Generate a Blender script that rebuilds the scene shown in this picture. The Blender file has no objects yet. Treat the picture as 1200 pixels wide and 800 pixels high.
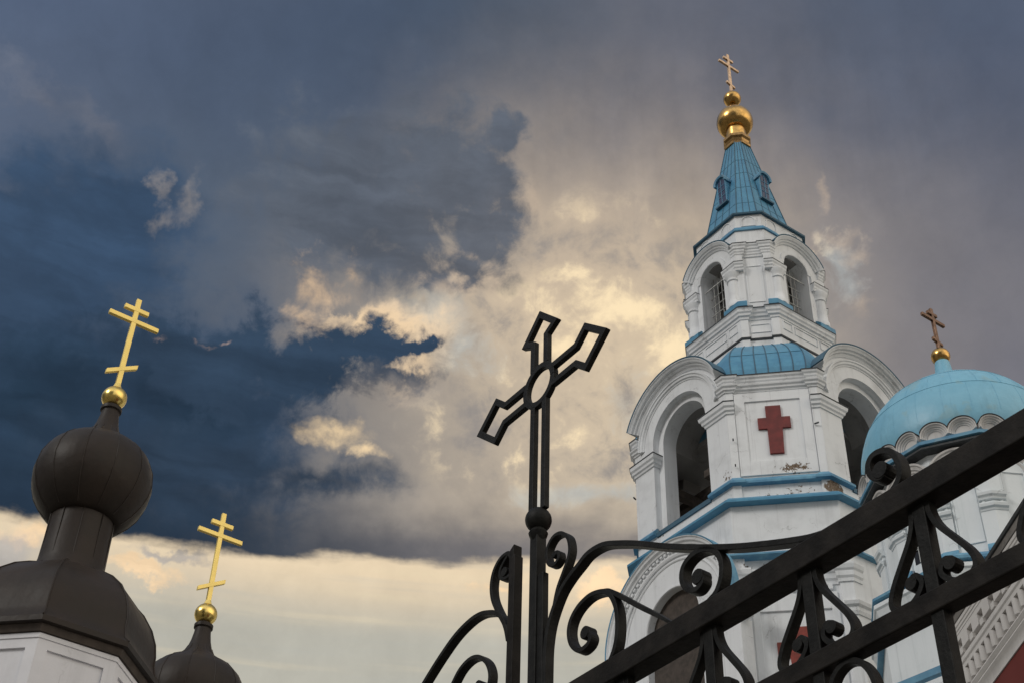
import bpy, bmesh, math, random
from mathutils import Vector, Matrix, Euler
R_ = math.radians
scene = bpy.context.scene
col = scene.collection
random.seed(4)

# ------------------------------------------------------------------ camera
cam_d = bpy.data.cameras.new("camera")
cam = bpy.data.objects.new("camera", cam_d)
col.objects.link(cam)
PITCH, ROLL = R_(40.35), R_(-1.873)
fw = Vector((0, math.cos(PITCH), math.sin(PITCH)))
u0 = Vector((0, -math.sin(PITCH), math.cos(PITCH)))
r0 = Vector((1, 0, 0))
upv = u0 * math.cos(ROLL) + r0 * math.sin(ROLL)
rtv = r0 * math.cos(ROLL) - u0 * math.sin(ROLL)
m = Matrix((rtv, upv, -fw)).transposed().to_4x4()
m.translation = Vector((0, 0, 1.6))
cam.matrix_world = m
cam_d.sensor_width = 36.0
cam_d.lens = 1699.0 / 1200.0 * 36.0
cam_d.clip_start = 0.05
cam_d.clip_end = 6000
scene.camera = cam

# ------------------------------------------------------------------ light
scene.view_settings.view_transform = 'Standard'
scene.view_settings.look = 'None'
scene.view_settings.exposure = 0.0
scene.view_settings.gamma = 1.0
SUN_AZ, SUN_EL = 236.0, 33.0          # compass-like: 0 = +Y, clockwise
sd = bpy.data.lights.new("sun", 'SUN')
sd.energy = 1.0
sd.angle = R_(14)
sd.color = (1.0, 0.96, 0.90)
sun = bpy.data.objects.new("sun", sd)
col.objects.link(sun)
sv = Vector((math.sin(R_(SUN_AZ)) * math.cos(R_(SUN_EL)), math.cos(R_(SUN_AZ)) * math.cos(R_(SUN_EL)), math.sin(R_(SUN_EL))))
sun.rotation_euler = sv.to_track_quat('Z', 'Y').to_euler()
sun.location = (-20, -20, 60)

# ------------------------------------------------------------------ node helpers
class NT:
    def __init__(s, tree):
        s.t = tree; s.n = tree.nodes; s.l = tree.links
    def node(s, kind, **kw):
        n = s.n.new(kind)
        for k, v in kw.items(): setattr(n, k, v)
        return n
    def put(s, sock, v):
        if hasattr(v, 'links') or isinstance(v, bpy.types.NodeSocket): s.l.new(v, sock)
        else: sock.default_value = v
    def math(s, op, a, b=None, c=None, clamp=False):
        n = s.node('ShaderNodeMath', operation=op, use_clamp=clamp)
        s.put(n.inputs[0], a)
        if b is not None: s.put(n.inputs[1], b)
        if c is not None: s.put(n.inputs[2], c)
        return n.outputs[0]
    def vmath(s, op, a, b=None, scale=None, out=0):
        n = s.node('ShaderNodeVectorMath', operation=op)
        s.put(n.inputs[0], a)
        if b is not None: s.put(n.inputs[1], b)
        if scale is not None: s.put(n.inputs['Scale'], scale)
        return n.outputs[out]
    def dot(s, a, b): return s.vmath('DOT_PRODUCT', a, b, out=1)
    def step(s, x, e0, e1, o0=0.0, o1=1.0):
        n = s.node('ShaderNodeMapRange', interpolation_type='SMOOTHSTEP')
        s.put(n.inputs[0], x); n.inputs[1].default_value = e0; n.inputs[2].default_value = e1
        n.inputs[3].default_value = o0; n.inputs[4].default_value = o1
        return n.outputs[0]
    def noise(s, vec, scale, detail=5, rough=0.55, dist=0.0, lac=2.0, color=False):
        n = s.node('ShaderNodeTexNoise')
        if vec is not None: s.put(n.inputs['Vector'], vec)
        n.inputs['Scale'].default_value = scale; n.inputs['Detail'].default_value = detail
        n.inputs['Roughness'].default_value = rough; n.inputs['Distortion'].default_value = dist
        n.inputs['Lacunarity'].default_value = lac
        return n.outputs[1] if color else n.outputs[0]
    def mix(s, f, a, b, blend='MIX'):
        n = s.node('ShaderNodeMix', data_type='RGBA', blend_type=blend)
        n.clamp_factor = True
        s.put(n.inputs[0], f)
        s.put(n.inputs[6], a if not isinstance(a, tuple) else (*a, 1)[:4])
        s.put(n.inputs[7], b if not isinstance(b, tuple) else (*b, 1)[:4])
        return n.outputs[2]

def lin(r, g, b):
    f = lambda c: (c / 255 / 12.92) if c / 255 <= 0.04045 else ((c / 255 + 0.055) / 1.055) ** 2.4
    return (f(r), f(g), f(b))

def direction(az, el):
    a, e = R_(az), R_(el)
    return (math.sin(a) * math.cos(e), math.cos(a) * math.cos(e), math.sin(e))
# ------------------------------------------------------------------ sky (world): clear sky behind several layers of cloud
world = bpy.data.worlds.new("World"); scene.world = world
world.use_nodes = True
W = NT(world.node_tree); W.n.clear()
tc = W.node('ShaderNodeTexCoord')
D0 = tc.outputs['Generated']
# billowing: the direction is disturbed before any cloud is looked up
wn1 = W.vmath('SUBTRACT', W.noise(D0, 7.0, 2, 0.5, color=True), (0.5, 0.5, 0.5))
wn2 = W.vmath('SUBTRACT', W.noise(D0, 24.0, 5, 0.6, color=True), (0.5, 0.5, 0.5))
Dw = W.vmath('ADD', D0, W.vmath('SCALE', wn1, scale=0.10))
Dw = W.vmath('ADD', Dw, W.vmath('SCALE', wn2, scale=0.05))
Dw = W.vmath('NORMALIZE', Dw)
Ds = W.vmath('NORMALIZE', W.vmath('ADD', D0, W.vmath('SCALE', wn2, scale=0.02)))

# broad tones of the overcast, by direction (azimuth, elevation, sRGB)
TONES = [(-30.3, 48.85, 54, 76, 108), (-26.3, 46.7, 100, 110, 128), (-20.8, 49.3, 62, 78, 104), (-15.1, 47.4, 80, 92, 110),
 (-10.2, 51.7, 58, 73, 96), (-0.6, 52.3, 58, 75, 94), (10.1, 52.4, 84, 90, 105), (20.2, 51, 70, 84, 105), (29, 48.5, 68, 81, 104),
 (4.6, 48.1, 150, 141, 136), (10.4, 46.8, 116, 113, 117), (18.9, 46.6, 95, 98, 111), (25.9, 43, 92, 95, 107), (-1.9, 42.65, 205, 185, 160),
 (4.5, 43.1, 232, 208, 176), (9, 42.6, 196, 178, 156), (1.8, 39.7, 216, 196, 168), (7.9, 39.6, 236, 214, 178), (-2.5, 38.6, 206, 189, 164), (-8.3, 36.6, 112, 112, 116), (-6.3, 38.0, 150, 143, 136), (-11.5, 34.0, 84, 92, 103), (-9.5, 32.9, 118, 116, 116),
 (0.2, 35, 190, 176, 158), (5.2, 36.3, 212, 194, 168), (17.8, 41.75, 165, 156, 148), (21.1, 41.3, 138, 132, 132), (24.3, 38.4, 110, 110, 120),
 (-4.7, 34.75, 176, 163, 148), (-7.7, 33.2, 138, 133, 128), (-18, 41.8, 80, 94, 112), (-11.7, 43.5, 84, 97, 113), (-19, 31.65, 70, 84, 104),
 (-13.5, 37.9, 70, 86, 108), (12, 32, 200, 190, 170), (0, 75, 92, 102, 122), (60, 45, 120, 120, 128), (-60, 45, 120, 130, 148),
 (60, 15, 165, 158, 150), (-60, 15, 190, 182, 170), (130, 38, 318, 304, 280), (180, 40, 260, 262, 266), (-130, 35, 266, 264, 260), (180, 10, 214, 211, 206),
 (100, 70, 165, 172, 184), (-100, 70, 178, 184, 194), (0, 5, 190, 184, 168), (0, -40, 120, 116, 108), (180, -40, 120, 116, 108)]
acc = None; wsum = None
for a_, e_, r_, g_, b_ in TONES:
    inside = abs(a_) < 31 and 27 < e_ < 54
    k = 300.0 if inside else 14.0
    lobe = W.math('MULTIPLY', W.math('SUBTRACT', W.dot(Dw if inside else D0, direction(a_, e_)), 1.0), k)
    w = W.math('EXPONENT', lobe)
    if not inside: w = W.math('MULTIPLY', w, 0.25 if (abs(a_) <= 60 and e_ > 0) else 1.0)
    c = W.vmath('SCALE', lin(r_, g_, b_), scale=w)
    acc = c if acc is None else W.vmath('ADD', acc, c)
    wsum = w if wsum is None else W.math('ADD', wsum, w)
tone = W.vmath('SCALE', acc, scale=W.math('DIVIDE', 1.0, W.math('ADD', wsum, 1e-4)))

# azimuth / elevation in degrees
def angles(d):
    s = W.node('ShaderNodeSeparateXYZ'); W.put(s.inputs[0], d)
    az = W.math('MULTIPLY', W.math('ARCTAN2', s.outputs[0], s.outputs[1]), 180 / math.pi)
    el = W.math('MULTIPLY', W.math('ARCSINE', s.outputs[2]), 180 / math.pi)
    c = W.node('ShaderNodeCombineXYZ')
    W.put(c.inputs[0], W.math('MULTIPLY', az, 0.766)); W.put(c.inputs[1], el)
    return c.outputs[0], az, el
UV, AZ, EL = angles(D0)
Dm = W.vmath('NORMALIZE', W.vmath('ADD', W.vmath('ADD', D0, W.vmath('SCALE', wn1, scale=0.05)), W.vmath('SCALE', wn2, scale=0.055)))
UVw, AZw, ELw = angles(Dm)
UVs, AZs, ELs = angles(Ds)
def blob(uv, az, el, a, b, rot=0.0):
    n = W.node('ShaderNodeMapping', vector_type='TEXTURE')
    W.put(n.inputs[0], uv)
    n.inputs['Location'].default_value = (az * 0.766, el, 0)
    n.inputs['Rotation'].default_value = (0, 0, R_(rot))
    n.inputs['Scale'].default_value = (a, b, 1)
    return W.math('SUBTRACT', 1.0, W.vmath('LENGTH', n.outputs[0], out=1))
def field(uv, blobs):
    f = None
    for bl in blobs:
        v = blob(uv, *bl)
        f = v if f is None else W.math('SMOOTH_MAX', f, v, 0.25)
    return f
fine = W.noise(D0, 36.0, 9, 0.62, 0.3)
fine2 = W.noise(D0, 13.0, 8, 0.58, 0.2)
cauli = W.noise(D0, 60.0, 6, 0.6, 0.6)
det = W.math('SUBTRACT', fine, 0.5)
det2 = W.math('SUBTRACT', fine2, 0.5)

sky = tone
# cream lumps and grey hollows of the bright middle
lump = W.math('ADD', W.math('MULTIPLY', det2, 1.7), W.math('MULTIPLY', det, 1.0))
mid = W.step(field(UV, [(3.5, 40.5, 9.5, 6.5, 0), (3, 37.2, 7.5, 4, 0), (14, 42, 5, 4, 0)]), 0.0, 0.5)
sky = W.mix(W.math('MULTIPLY', W.step(lump, 0.03, 0.34), W.math('MULTIPLY', mid, 0.92)), sky, lin(254, 230, 188))
sky = W.mix(W.math('MULTIPLY', W.step(lump, 0.02, -0.34), W.math('MULTIPLY', mid, 0.85)), sky, lin(150, 144, 140))
sky = sky
# openings where the clear sky shows
nish = W.node('ShaderNodeTexSky', sky_type='NISHITA')
nish.sun_disc = False
nish.sun_elevation = R_(SUN_EL); nish.sun_rotation = R_(SUN_AZ)
nish.dust_density = 2.0
clear = W.vmath('SCALE', nish.outputs[0], scale=0.10)
clear = W.mix(0.8, clear, lin(192, 198, 194))
gap = field(UVs, [(17.2, 42.2, 1.4, 2.2, 15), (3.9, 34.4, 3.6, 0.7, 4), (5.8, 37.8, 1.0, 2.0, 0), (-4.2, 41.3, 2.0, 2.0, 0), (-2.6, 40.0, 1.8, 1.6, 0)])
sky = W.mix(W.math('MULTIPLY', W.step(W.math('ADD', gap, W.math('ADD', W.math('MULTIPLY', det, 3.2), W.math('MULTIPLY', det2, 1.6))), 0.15, 1.2), 0.62), sky, clear)

strm = W.node('ShaderNodeMapping'); W.put(strm.inputs[0], UVs); strm.inputs['Scale'].default_value = (0.10, 0.42, 1); strm.inputs['Rotation'].default_value = (0, 0, R_(-8))
bandn = W.math('SUBTRACT', W.noise(strm.outputs[0], 1.6, 7, 0.58, 0.4), 0.5)
broad = W.math('SUBTRACT', W.noise(D0, 5.0, 6, 0.55, 0.3), 0.5)
inner = W.math('ADD', W.math('MULTIPLY', bandn, 1.1), W.math('ADD', W.math('MULTIPLY', broad, 0.7), W.math('MULTIPLY', det2, 0.5)))
def layer(sky, blobs, color, e0, e1, n1=1.2, n2=0.8, uv=None, opacity=1.0, rim=None, rimw=0.22, rimcol=(250, 220, 172), lo=0.80, hi=1.25):
    f = field(UVw if uv is None else uv, blobs)
    f = W.math('ADD', f, W.math('ADD', W.math('MULTIPLY', det, n1), W.math('MULTIPLY', det2, n2)))
    if rim is not None:
        r = W.math('MULTIPLY', W.step(f, e0 - rimw, e0 + 0.02), W.step(field(UV, rim), 0.0, 0.55))
        r = W.math('MULTIPLY', r, W.step(fine2, 0.40, 0.62))
        sky = W.mix(r, sky, lin(*rimcol))
    a = W.math('MULTIPLY', W.step(f, e0, e1), opacity)
    c0 = lin(*color)
    shade = W.mix(W.step(inner, -0.32, 0.32), tuple(c * lo for c in c0), tuple(c * hi for c in c0))
    return W.mix(a, sky, shade)

# slate cloud in the upper middle with a ragged right edge
sky = layer(sky, [(-8, 45, 5.6, 3.8, 0), (-4.3, 46.6, 3.6, 3.2, 0), (-1.4, 47.4, 1.9, 2.0, 20), (-2.0, 45.0, 2.8, 2.4, 0), (-0.4, 48.6, 0.9, 0.9, 0), (-3.0, 43.2, 1.3, 1.1, 0)],
            (88, 95, 106), -0.16, 0.58, 1.9, 1.0, opacity=0.95, rim=[(-0.3, 45.6, 1.6, 1.8, 0), (-3, 43, 3, 1.2, 0)], rimw=0.3, rimcol=(208, 186, 162), lo=0.78, hi=1.3)
# dark mass at the left, paler towards its upper rim
sky = layer(sky, [(-24.0, 40.0, 6.0, 6.2, 0), (-21.0, 41.6, 4.0, 4.6, 0), (-23, 34, 8.0, 8.0, 0), (-16.5, 36, 7.5, 5.6, 0)],
            (54, 76, 102), -0.05, 0.55, 0.7, 0.8, opacity=0.92, lo=0.78, hi=1.3)
sky = layer(sky, [(-22, 35.5, 7.5, 5.0, -10), (-16, 36.5, 6.2, 4.2, 0), (-20, 33, 9, 3.4, 0)], (31, 48, 64), -0.05, 0.95, 0.8, 0.9, opacity=0.95, lo=0.80, hi=1.35)
# pale tatter hanging between the two
sky = layer(sky, [(-17.7, 43.8, 0.5, 1.9, -24), (-19.1, 44.0, 0.35, 0.8, 25), (-18.6, 42.6, 0.5, 1.2, -10)], (158, 150, 144), 0.1, 1.3, 3.0, 1.6, opacity=0.5)
# tan cumulus lit from behind
sky = layer(sky, [(-9.6, 41.5, 1.5, 1.6, -30), (-10.9, 40.4, 1.1, 1.0, 0), (-8.6, 42.4, 0.8, 1.2, 0)], (218, 188, 154), 0.05, 1.35, 3.0, 1.8, opacity=0.85)
sky = layer(sky, [(-6.0, 40.7, 1.9, 1.0, 8), (-4.0, 40.2, 1.5, 1.6, 0)], (238, 208, 170), 0.05, 1.3, 2.8, 1.4, opacity=0.75)
# dark tongues reaching right
sky = layer(sky, [(-11.5, 38.6, 6.0, 1.8, 7), (-7.2, 39.3, 2.4, 1.0, 12), (-15, 38.0, 5.5, 2.4, 0), (-5.4, 39.6, 2.0, 0.5, 12), (-6.2, 38.4, 2.4, 0.7, 4)], (46, 63, 82), 0.0, 0.55, 2.3, 1.2,
            rim=[(-8, 40.3, 3.6, 1.2, 10), (-5.5, 39, 1.4, 1.8, 0)], rimw=0.3, rimcol=(242, 212, 172), lo=0.8, hi=1.35)
sky = layer(sky, [(-5.6, 37.9, 3.2, 1.2, 6)], (150, 141, 133), 0.0, 0.9, 1.4, 0.8, opacity=0.6)
sky = layer(sky, [(-12.5, 34.4, 5.6, 2.0, 4), (-9.0, 34.3, 3.8, 1.0, 2), (-17, 33.5, 6.5, 3.6, 0), (-14.5, 32.4, 5.5, 1.5, 2)], (42, 56, 72), -0.05, 1.05, 1.2, 0.9, opacity=0.95, lo=0.8, hi=1.4)
# the bright window in the bank
sky = layer(sky, [(-8.9, 36.35, 2.0, 0.8, -8), (-7.4, 35.6, 1.2, 0.5, -22)], (250, 220, 174), 0.05, 1.15, 1.5, 0.9, opacity=0.92, lo=.9, hi=1.1)
# lit rags beside the tower and a pale streak high at the left
sky = layer(sky, [(17.2, 43.2, 1.3, 0.9, 0), (16.4, 45.6, 0.5, 1.4, 10), (18.4, 42.4, 1.2, 0.8, 0), (18.0, 40.9, 0.9, 1.2, -20)], (200, 180, 160), 0.1, 1.3, 2.6, 1.2, opacity=0.6)
sky = layer(sky, [(-26.5, 46.3, 3.8, 1.1, -14), (-22.5, 45.6, 2.8, 0.9, -20)], (108, 113, 126), 0.0, 1.0, 1.4, 1.0, opacity=0.7)
# small lit scraps
sky = layer(sky, [(-15.6, 38.9, 0.55, 0.22, 15), (-14.6, 39.3, 0.5, 0.16, 30), (-17.7, 38.5, 0.7, 0.25, 0), (-18.8, 38.6, 0.3, 0.2, 0)], (196, 168, 152), 0.2, 1.4, 2.2, 1.0, opacity=0.6)

# flat base of the bank and the pale band below it
base = W.step(AZ, -20.0, 3.0, 30.92, 31.78)
wav = W.node('ShaderNodeMapping'); W.put(wav.inputs[0], UV); wav.inputs['Scale'].default_value = (0.35, 1.0, 1)
wn = W.math('SUBTRACT', W.noise(wav.outputs[0], 1.0, 4, 0.55), 0.5)
above = W.math('SUBTRACT', W.math('ADD', EL, W.math('ADD', W.math('MULTIPLY', wn, 1.0), W.math('ADD', W.math('MULTIPLY', det, 0.5), W.math('MULTIPLY', det2, 0.5)))), base)
bankcol = W.mix(W.step(AZ, -14.0, 2.0), lin(31, 45, 60), lin(112, 109, 111))
bankm = W.math('MULTIPLY', W.step(W.math('ADD', above, W.math('MULTIPLY', det2, 3.0)), 3.0, 0.0), W.step(AZ, 40, 14))
sky = W.mix(W.math('MULTIPLY', bankm, 0.92), sky, bankcol)
low = W.mix(W.step(EL, 28.2, 31.3), lin(186, 183, 170), lin(238, 216, 182))
low = W.mix(W.step(EL, 28.0, 20.0), low, lin(198, 193, 176))
streak = W.node('ShaderNodeMapping'); W.put(streak.inputs[0], UV); streak.inputs['Scale'].default_value = (0.12, 1.6, 1)
sn = W.noise(streak.outputs[0], 1.0, 4, 0.5)
low = W.mix(W.math('MULTIPLY', W.step(sn, 0.5, 0.8), 0.3), low, lin(240, 222, 186))
low = W.mix(W.math('MULTIPLY', W.step(sn, 0.5, 0.2), 0.25), low, lin(180, 182, 176))
low = layer(low, [(-16.0, 29.6, 2.4, 0.5, 6), (-20.6, 30.2, 1.6, 0.8, 0), (-0.2, 30.9, 1.6, 0.45, 4), (4.5, 30.6, 1.6, 0.7, 0)], (248, 214, 170), 0.15, 0.7, 1.6, 0.6, opacity=0.8)
low = layer(low, [(-22.5, 29.4, 4.2, 1.3, 8), (-15.2, 30.3, 2.2, 0.4, 8)], (166, 162, 160), 0.2, 0.8, 1.2, 0.6, opacity=0.7)
sky = W.mix(W.math('MULTIPLY', W.step(above, 0.30, -0.22), W.step(W.math('ABSOLUTE', AZ), 70, 40)), sky, low)
# soft falling shafts under the upper right deck
shm = W.node('ShaderNodeMapping'); W.put(shm.inputs[0], UVs); shm.inputs['Scale'].default_value = (0.75, 0.09, 1); shm.inputs['Rotation'].default_value = (0, 0, R_(9))
shn = W.math('SUBTRACT', W.noise(shm.outputs[0], 1.0, 4, 0.55), 0.5)
shk = W.step(field(UV, [(12, 47, 14, 6, 0)]), 0.0, 0.5)
sky = W.vmath('SCALE', sky, scale=W.math('ADD', 1.0, W.math('MULTIPLY', W.math('MULTIPLY', shn, shk), 0.32)))
# soft grain of the whole deck
g = W.math('ADD', 1.0, W.math('ADD', W.math('MULTIPLY', det, 0.26), W.math('MULTIPLY', det2, 0.26)))
sky = W.vmath('SCALE', sky, scale=g)

bg1 = W.node('ShaderNodeBackground'); W.put(bg1.inputs[0], sky); bg1.inputs[1].default_value = 1.0
bg2 = W.node('ShaderNodeBackground'); W.put(bg2.inputs[0], nish.outputs[0]); bg2.inputs[1].default_value = 0.10
mx = W.node('ShaderNodeMixShader'); mx.inputs[0].default_value = 0.05
W.put(mx.inputs[1], bg1.outputs[0]); W.put(mx.inputs[2], bg2.outputs[0])
wo = W.node('ShaderNodeOutputWorld'); W.put(wo.inputs[0], mx.outputs[0])
world.cycles.sampling_method = 'MANUAL'; world.cycles.sample_map_resolution = 512
# ------------------------------------------------------------------ materials
def mat(name):
    m_ = bpy.data.materials.new(name); m_.use_nodes = True
    T = NT(m_.node_tree)
    return m_, T, T.n['Principled BSDF']

def objco(T): return T.node('ShaderNodeTexCoord').outputs['Object']
def scaled(T, v, s):
    n = T.node('ShaderNodeMapping'); T.put(n.inputs[0], v); n.inputs['Scale'].default_value = s
    return n.outputs[0]
def bump(T, P, h, strength, dist):
    n = T.node('ShaderNodeBump'); n.inputs['Strength'].default_value = strength; n.inputs['Distance'].default_value = dist
    T.put(n.inputs['Height'], h); T.l.new(n.outputs[0], P.inputs['Normal'])

def plaster(name, base, dark, peels=(), streak=0.5, grain=0.01):
    m_, T, P = mat(name)
    o = objco(T)
    n1 = T.noise(o, 0.9, 6, 0.6)
    n2 = T.noise(scaled(T, o, (1.6, 1.6, 0.16)), 1.0, 6, 0.62)
    n3 = T.noise(o, 14.0, 4, 0.6)
    n5 = T.noise(scaled(T, o, (5.0, 5.0, 0.10)), 1.0, 5, 0.65)
    f = T.math('ADD', T.math('MULTIPLY', T.step(n2, 0.50, 0.78), streak), T.math('MULTIPLY', T.step(n1, 0.45, 0.75), 0.35))
    c = T.mix(f, base, dark)
    c = T.mix(T.math('MULTIPLY', T.step(n5, 0.56, 0.74), 0.42), c, tuple(x * 0.8 for x in dark))
    crk = T.node('ShaderNodeTexVoronoi', feature='DISTANCE_TO_EDGE'); T.put(crk.inputs['Vector'], T.vmath('ADD', o, T.vmath('SCALE', T.noise(o, 1.5, 5, 0.6, color=True), scale=0.9))); crk.inputs['Scale'].default_value = 0.45
    cm = T.math('MULTIPLY', T.step(crk.outputs[0], 0.010, 0.0), T.step(n1, 0.5, 0.62))
    c = T.mix(T.math('MULTIPLY', cm, 0.45), c, (0.16, 0.15, 0.145))
    c = T.mix(T.math('MULTIPLY', T.step(n3, 0.62, 0.74), 0.25), c, dark)
    h = T.math('ADD', T.math('MULTIPLY', n1, 0.5), T.math('MULTIPLY', n3, 0.25))
    # where the plaster has come off the brick
    for (cx, cy, cz, rx, ry, rz, th) in peels:
        mp = T.node('ShaderNodeMapping', vector_type='TEXTURE'); T.put(mp.inputs[0], o)
        mp.inputs['Location'].default_value = (cx, cy, cz); mp.inputs['Scale'].default_value = (rx, ry, rz)
        b = T.math('SUBTRACT', 1.0, T.vmath('LENGTH', mp.outputs[0], out=1))
        k = T.math('ADD', T.math('MULTIPLY', b, 0.5), T.math('MULTIPLY', T.math('SUBTRACT', T.noise(o, 5.0, 8, 0.68), 0.5), 2.2))
        msk = T.math('MULTIPLY', T.step(k, th, th + 0.07), T.step(b, 0.0, 0.12))
        bn = T.noise(o, 18, 3)
        brick = T.mix(T.step(bn, 0.35, 0.65), (0.11, 0.075, 0.05), (0.26, 0.20, 0.15))
        c = T.mix(msk, c, brick)
        h = T.math('SUBTRACT', h, T.math('MULTIPLY', msk, 1.5))
    T.put(P.inputs['Base Color'], c)
    P.inputs['Roughness'].default_value = 0.9
    P.inputs['Specular IOR Level'].default_value = 0.25
    bump(T, P, h, 0.7, grain)
    return m_

def painted_metal(name, base, alt, rough=0.42, patch=None, sheet=None, spec=0.5):
    m_, T, P = mat(name)
    o = objco(T)
    n1 = T.noise(o, 1.6, 6, 0.6)
    n2 = T.noise(scaled(T, o, (3, 3, 0.5)), 1.0, 5, 0.6)
    c = T.mix(T.step(n1, 0.35, 0.7), base, alt)
    c = T.mix(T.math('MULTIPLY', T.step(n2, 0.52, 0.75), 0.5), c, tuple(x * 0.72 for x in base))
    if patch:
        n4 = T.noise(o, 1.1, 3, 0.5)
        c = T.mix(T.math('MULTIPLY', T.step(n4, 0.60, 0.68), 0.45), c, patch)
    n3 = T.noise(o, 26.0, 3, 0.6)
    c = T.mix(T.math('MULTIPLY', T.step(n3, 0.6, 0.75), 0.22), c, tuple(x * 0.55 for x in base))
    T.put(P.inputs['Base Color'], c)
    P.inputs['Specular IOR Level'].default_value = spec
    T.put(P.inputs['Roughness'], T.math('ADD', rough - 0.08, T.math('MULTIPLY', n1, 0.2)))
    bump(T, P, T.math('ADD', T.noise(o, 3.5, 3, 0.5), T.math('MULTIPLY', T.noise(o, 1.3, 2, 0.5), 1.2)), 0.45, 0.03)
    return m_

def gilt(name, base, rough):
    m_, T, P = mat(name)
    o = objco(T)
    n1 = T.noise(o, 5.0, 5, 0.6)
    T.put(P.inputs['Base Color'], T.mix(T.step(n1, 0.4, 0.7), base, tuple(x * 0.62 for x in base)))
    P.inputs['Metallic'].default_value = 1.0
    T.put(P.inputs['Roughness'], T.math('ADD', rough - 0.1, T.math('MULTIPLY', n1, 0.2)))
    bump(T, P, T.noise(o, 9.0, 3, 0.5), 0.25, 0.01)
    return m_

def plain(name, base, rough=0.7, metal=0.0, n_scale=6.0, var=0.35, spec=0.5, bmp=0.0, chips=None):
    m_, T, P = mat(name)
    o = objco(T)
    n1 = T.noise(o, n_scale, 6, 0.6)
    T.put(P.inputs['Base Color'], T.mix(T.step(n1, 0.3, 0.72), tuple(x * (1 - var) for x in base), tuple(x * (1 + var * 0.5) for x in base)))
    P.inputs['Roughness'].default_value = rough; P.inputs['Metallic'].default_value = metal
    P.inputs['Specular IOR Level'].default_value = spec
    if chips:
        cn = T.noise(o, 9.0, 8, 0.7); k = T.step(cn, 0.66, 0.69)
        T.l.new(T.mix(k, P.inputs['Base Color'].links[0].from_socket, chips), P.inputs['Base Color'])
    if bmp: bump(T, P, T.noise(o, n_scale * 5, 4, 0.6), 0.5, bmp)
    return m_

WHITE = plaster("white_plaster", (0.79, 0.805, 0.82), (0.50, 0.505, 0.51),
                peels=[(-4.25, -5.15, 38.98, 0.95, 0.95, 0.34, 0.26), (-4.3, -5.3, 37.78, 1.3, 1.3, 0.36, 0.42), (-5.9, -2.6, 37.75, 0.5, 1.4, 0.3, 0.45),
                       (-2.95, -6.1, 37.85, 0.55, 0.5, 0.42, -0.1), (-5.9, -3.6, 34.05, 2.5, 2.5, 0.35, 0.52), (-6.3, 1.8, 38.3, 1.0, 0.8, 0.6, 0.35), (-6.2, -2.9, 38.9, 0.5, 0.5, 0.5, 0.40), (-4.9, -4.6, 37.6, 1.5, 1.5, 0.25, 0.45)])
WHITE2 = plaster("white_church_plaster", (0.76, 0.80, 0.82), (0.54, 0.60, 0.62))
DRUMWHITE = plaster("white_boarding", (0.74, 0.74, 0.77), (0.58, 0.58, 0.60), streak=0.7)
DIM = plaster("interior_shade_plaster", (0.30, 0.29, 0.28), (0.15, 0.145, 0.14))  # belfry interior plaster, its shade put into a darker base colour
RED = plaster("dark_red_plaster", (0.16, 0.035, 0.03), (0.11, 0.025, 0.022), streak=0.4)
CREAM = plaster("cream_plaster", (0.62, 0.60, 0.58), (0.42, 0.40, 0.39), streak=0.5)
BLUE = painted_metal("blue_roof_paint", (0.064, 0.235, 0.385), (0.088, 0.29, 0.44))
BLUEDGE = painted_metal("blue_flashing_paint", (0.075, 0.225, 0.37), (0.14, 0.33, 0.46), 0.6, patch=(0.26, 0.36, 0.41))
NAVY = painted_metal("dark_blue_flashing", (0.035, 0.10, 0.155), (0.05, 0.13, 0.19), 0.6)
DOMEBLUE = painted_metal("turquoise_dome_paint", (0.185, 0.445, 0.60), (0.22, 0.49, 0.645), 0.42, patch=(0.26, 0.41, 0.43))
DARKROOF = plain("dark_roof_edge", (0.045, 0.05, 0.055), 0.7)
GOLD = gilt("gilding", (0.62, 0.37, 0.12), 0.24)
GOLDDULL = gilt("weathered_gilding", (0.36, 0.22, 0.09), 0.34)
ORBGOLD = gilt("bright_gilding", (0.92, 0.66, 0.20), 0.24)
CROSSGOLD = plain("gilded_cross_leaf", (0.98, 0.74, 0.22), 0.42, metal=0.35, n_scale=2.5, var=0.08)
BRONZE = gilt("tarnished_cross_metal", (0.20, 0.12, 0.08), 0.4)
PINKGOLD = gilt("worn_gilt_cross", (0.66, 0.46, 0.30), 0.36)
COPPER = painted_metal("dark_brown_copper", (0.028, 0.0225, 0.019), (0.037, 0.028, 0.023), 0.46, spec=0.16)
IRON = plain("black_painted_iron", (0.0150, 0.0148, 0.0138), 0.5, n_scale=30, var=0.45, spec=0.12, bmp=0.0025, chips=(0.045, 0.028, 0.018))
RUSTIRON = plain("black_iron_with_rust", (0.0170, 0.0145, 0.0125), 0.55, n_scale=14, var=0.6, spec=0.12, bmp=0.0025, chips=(0.055, 0.032, 0.02))
REDPAINT = plain("red_cross_paint", (0.17, 0.022, 0.018), 0.6, n_scale=3, var=0.3)
REDWORN = plain("worn_red_cross_paint", (0.26, 0.04, 0.025), 0.6, n_scale=3, var=0.35)
GRILLE = plain("pale_grille_paint", (0.50, 0.50, 0.48), 0.6)
GLASS = plain("dark_window", (0.02, 0.022, 0.028), 0.12, n_scale=2, spec=0.6)
BLUEGLASS = plain("blue_louvre", (0.02, 0.035, 0.10), 0.35, n_scale=2)
SOFFIT = plain("weathered_soffit", (0.24, 0.225, 0.21), 0.9, n_scale=3)
WOOD = plain("porch_shade_colour", (0.07, 0.055, 0.045), 0.85, n_scale=4)
GRASS = plain("pale_gravel", (0.20, 0.19, 0.165), 0.95, n_scale=0.6, var=0.5)

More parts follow.
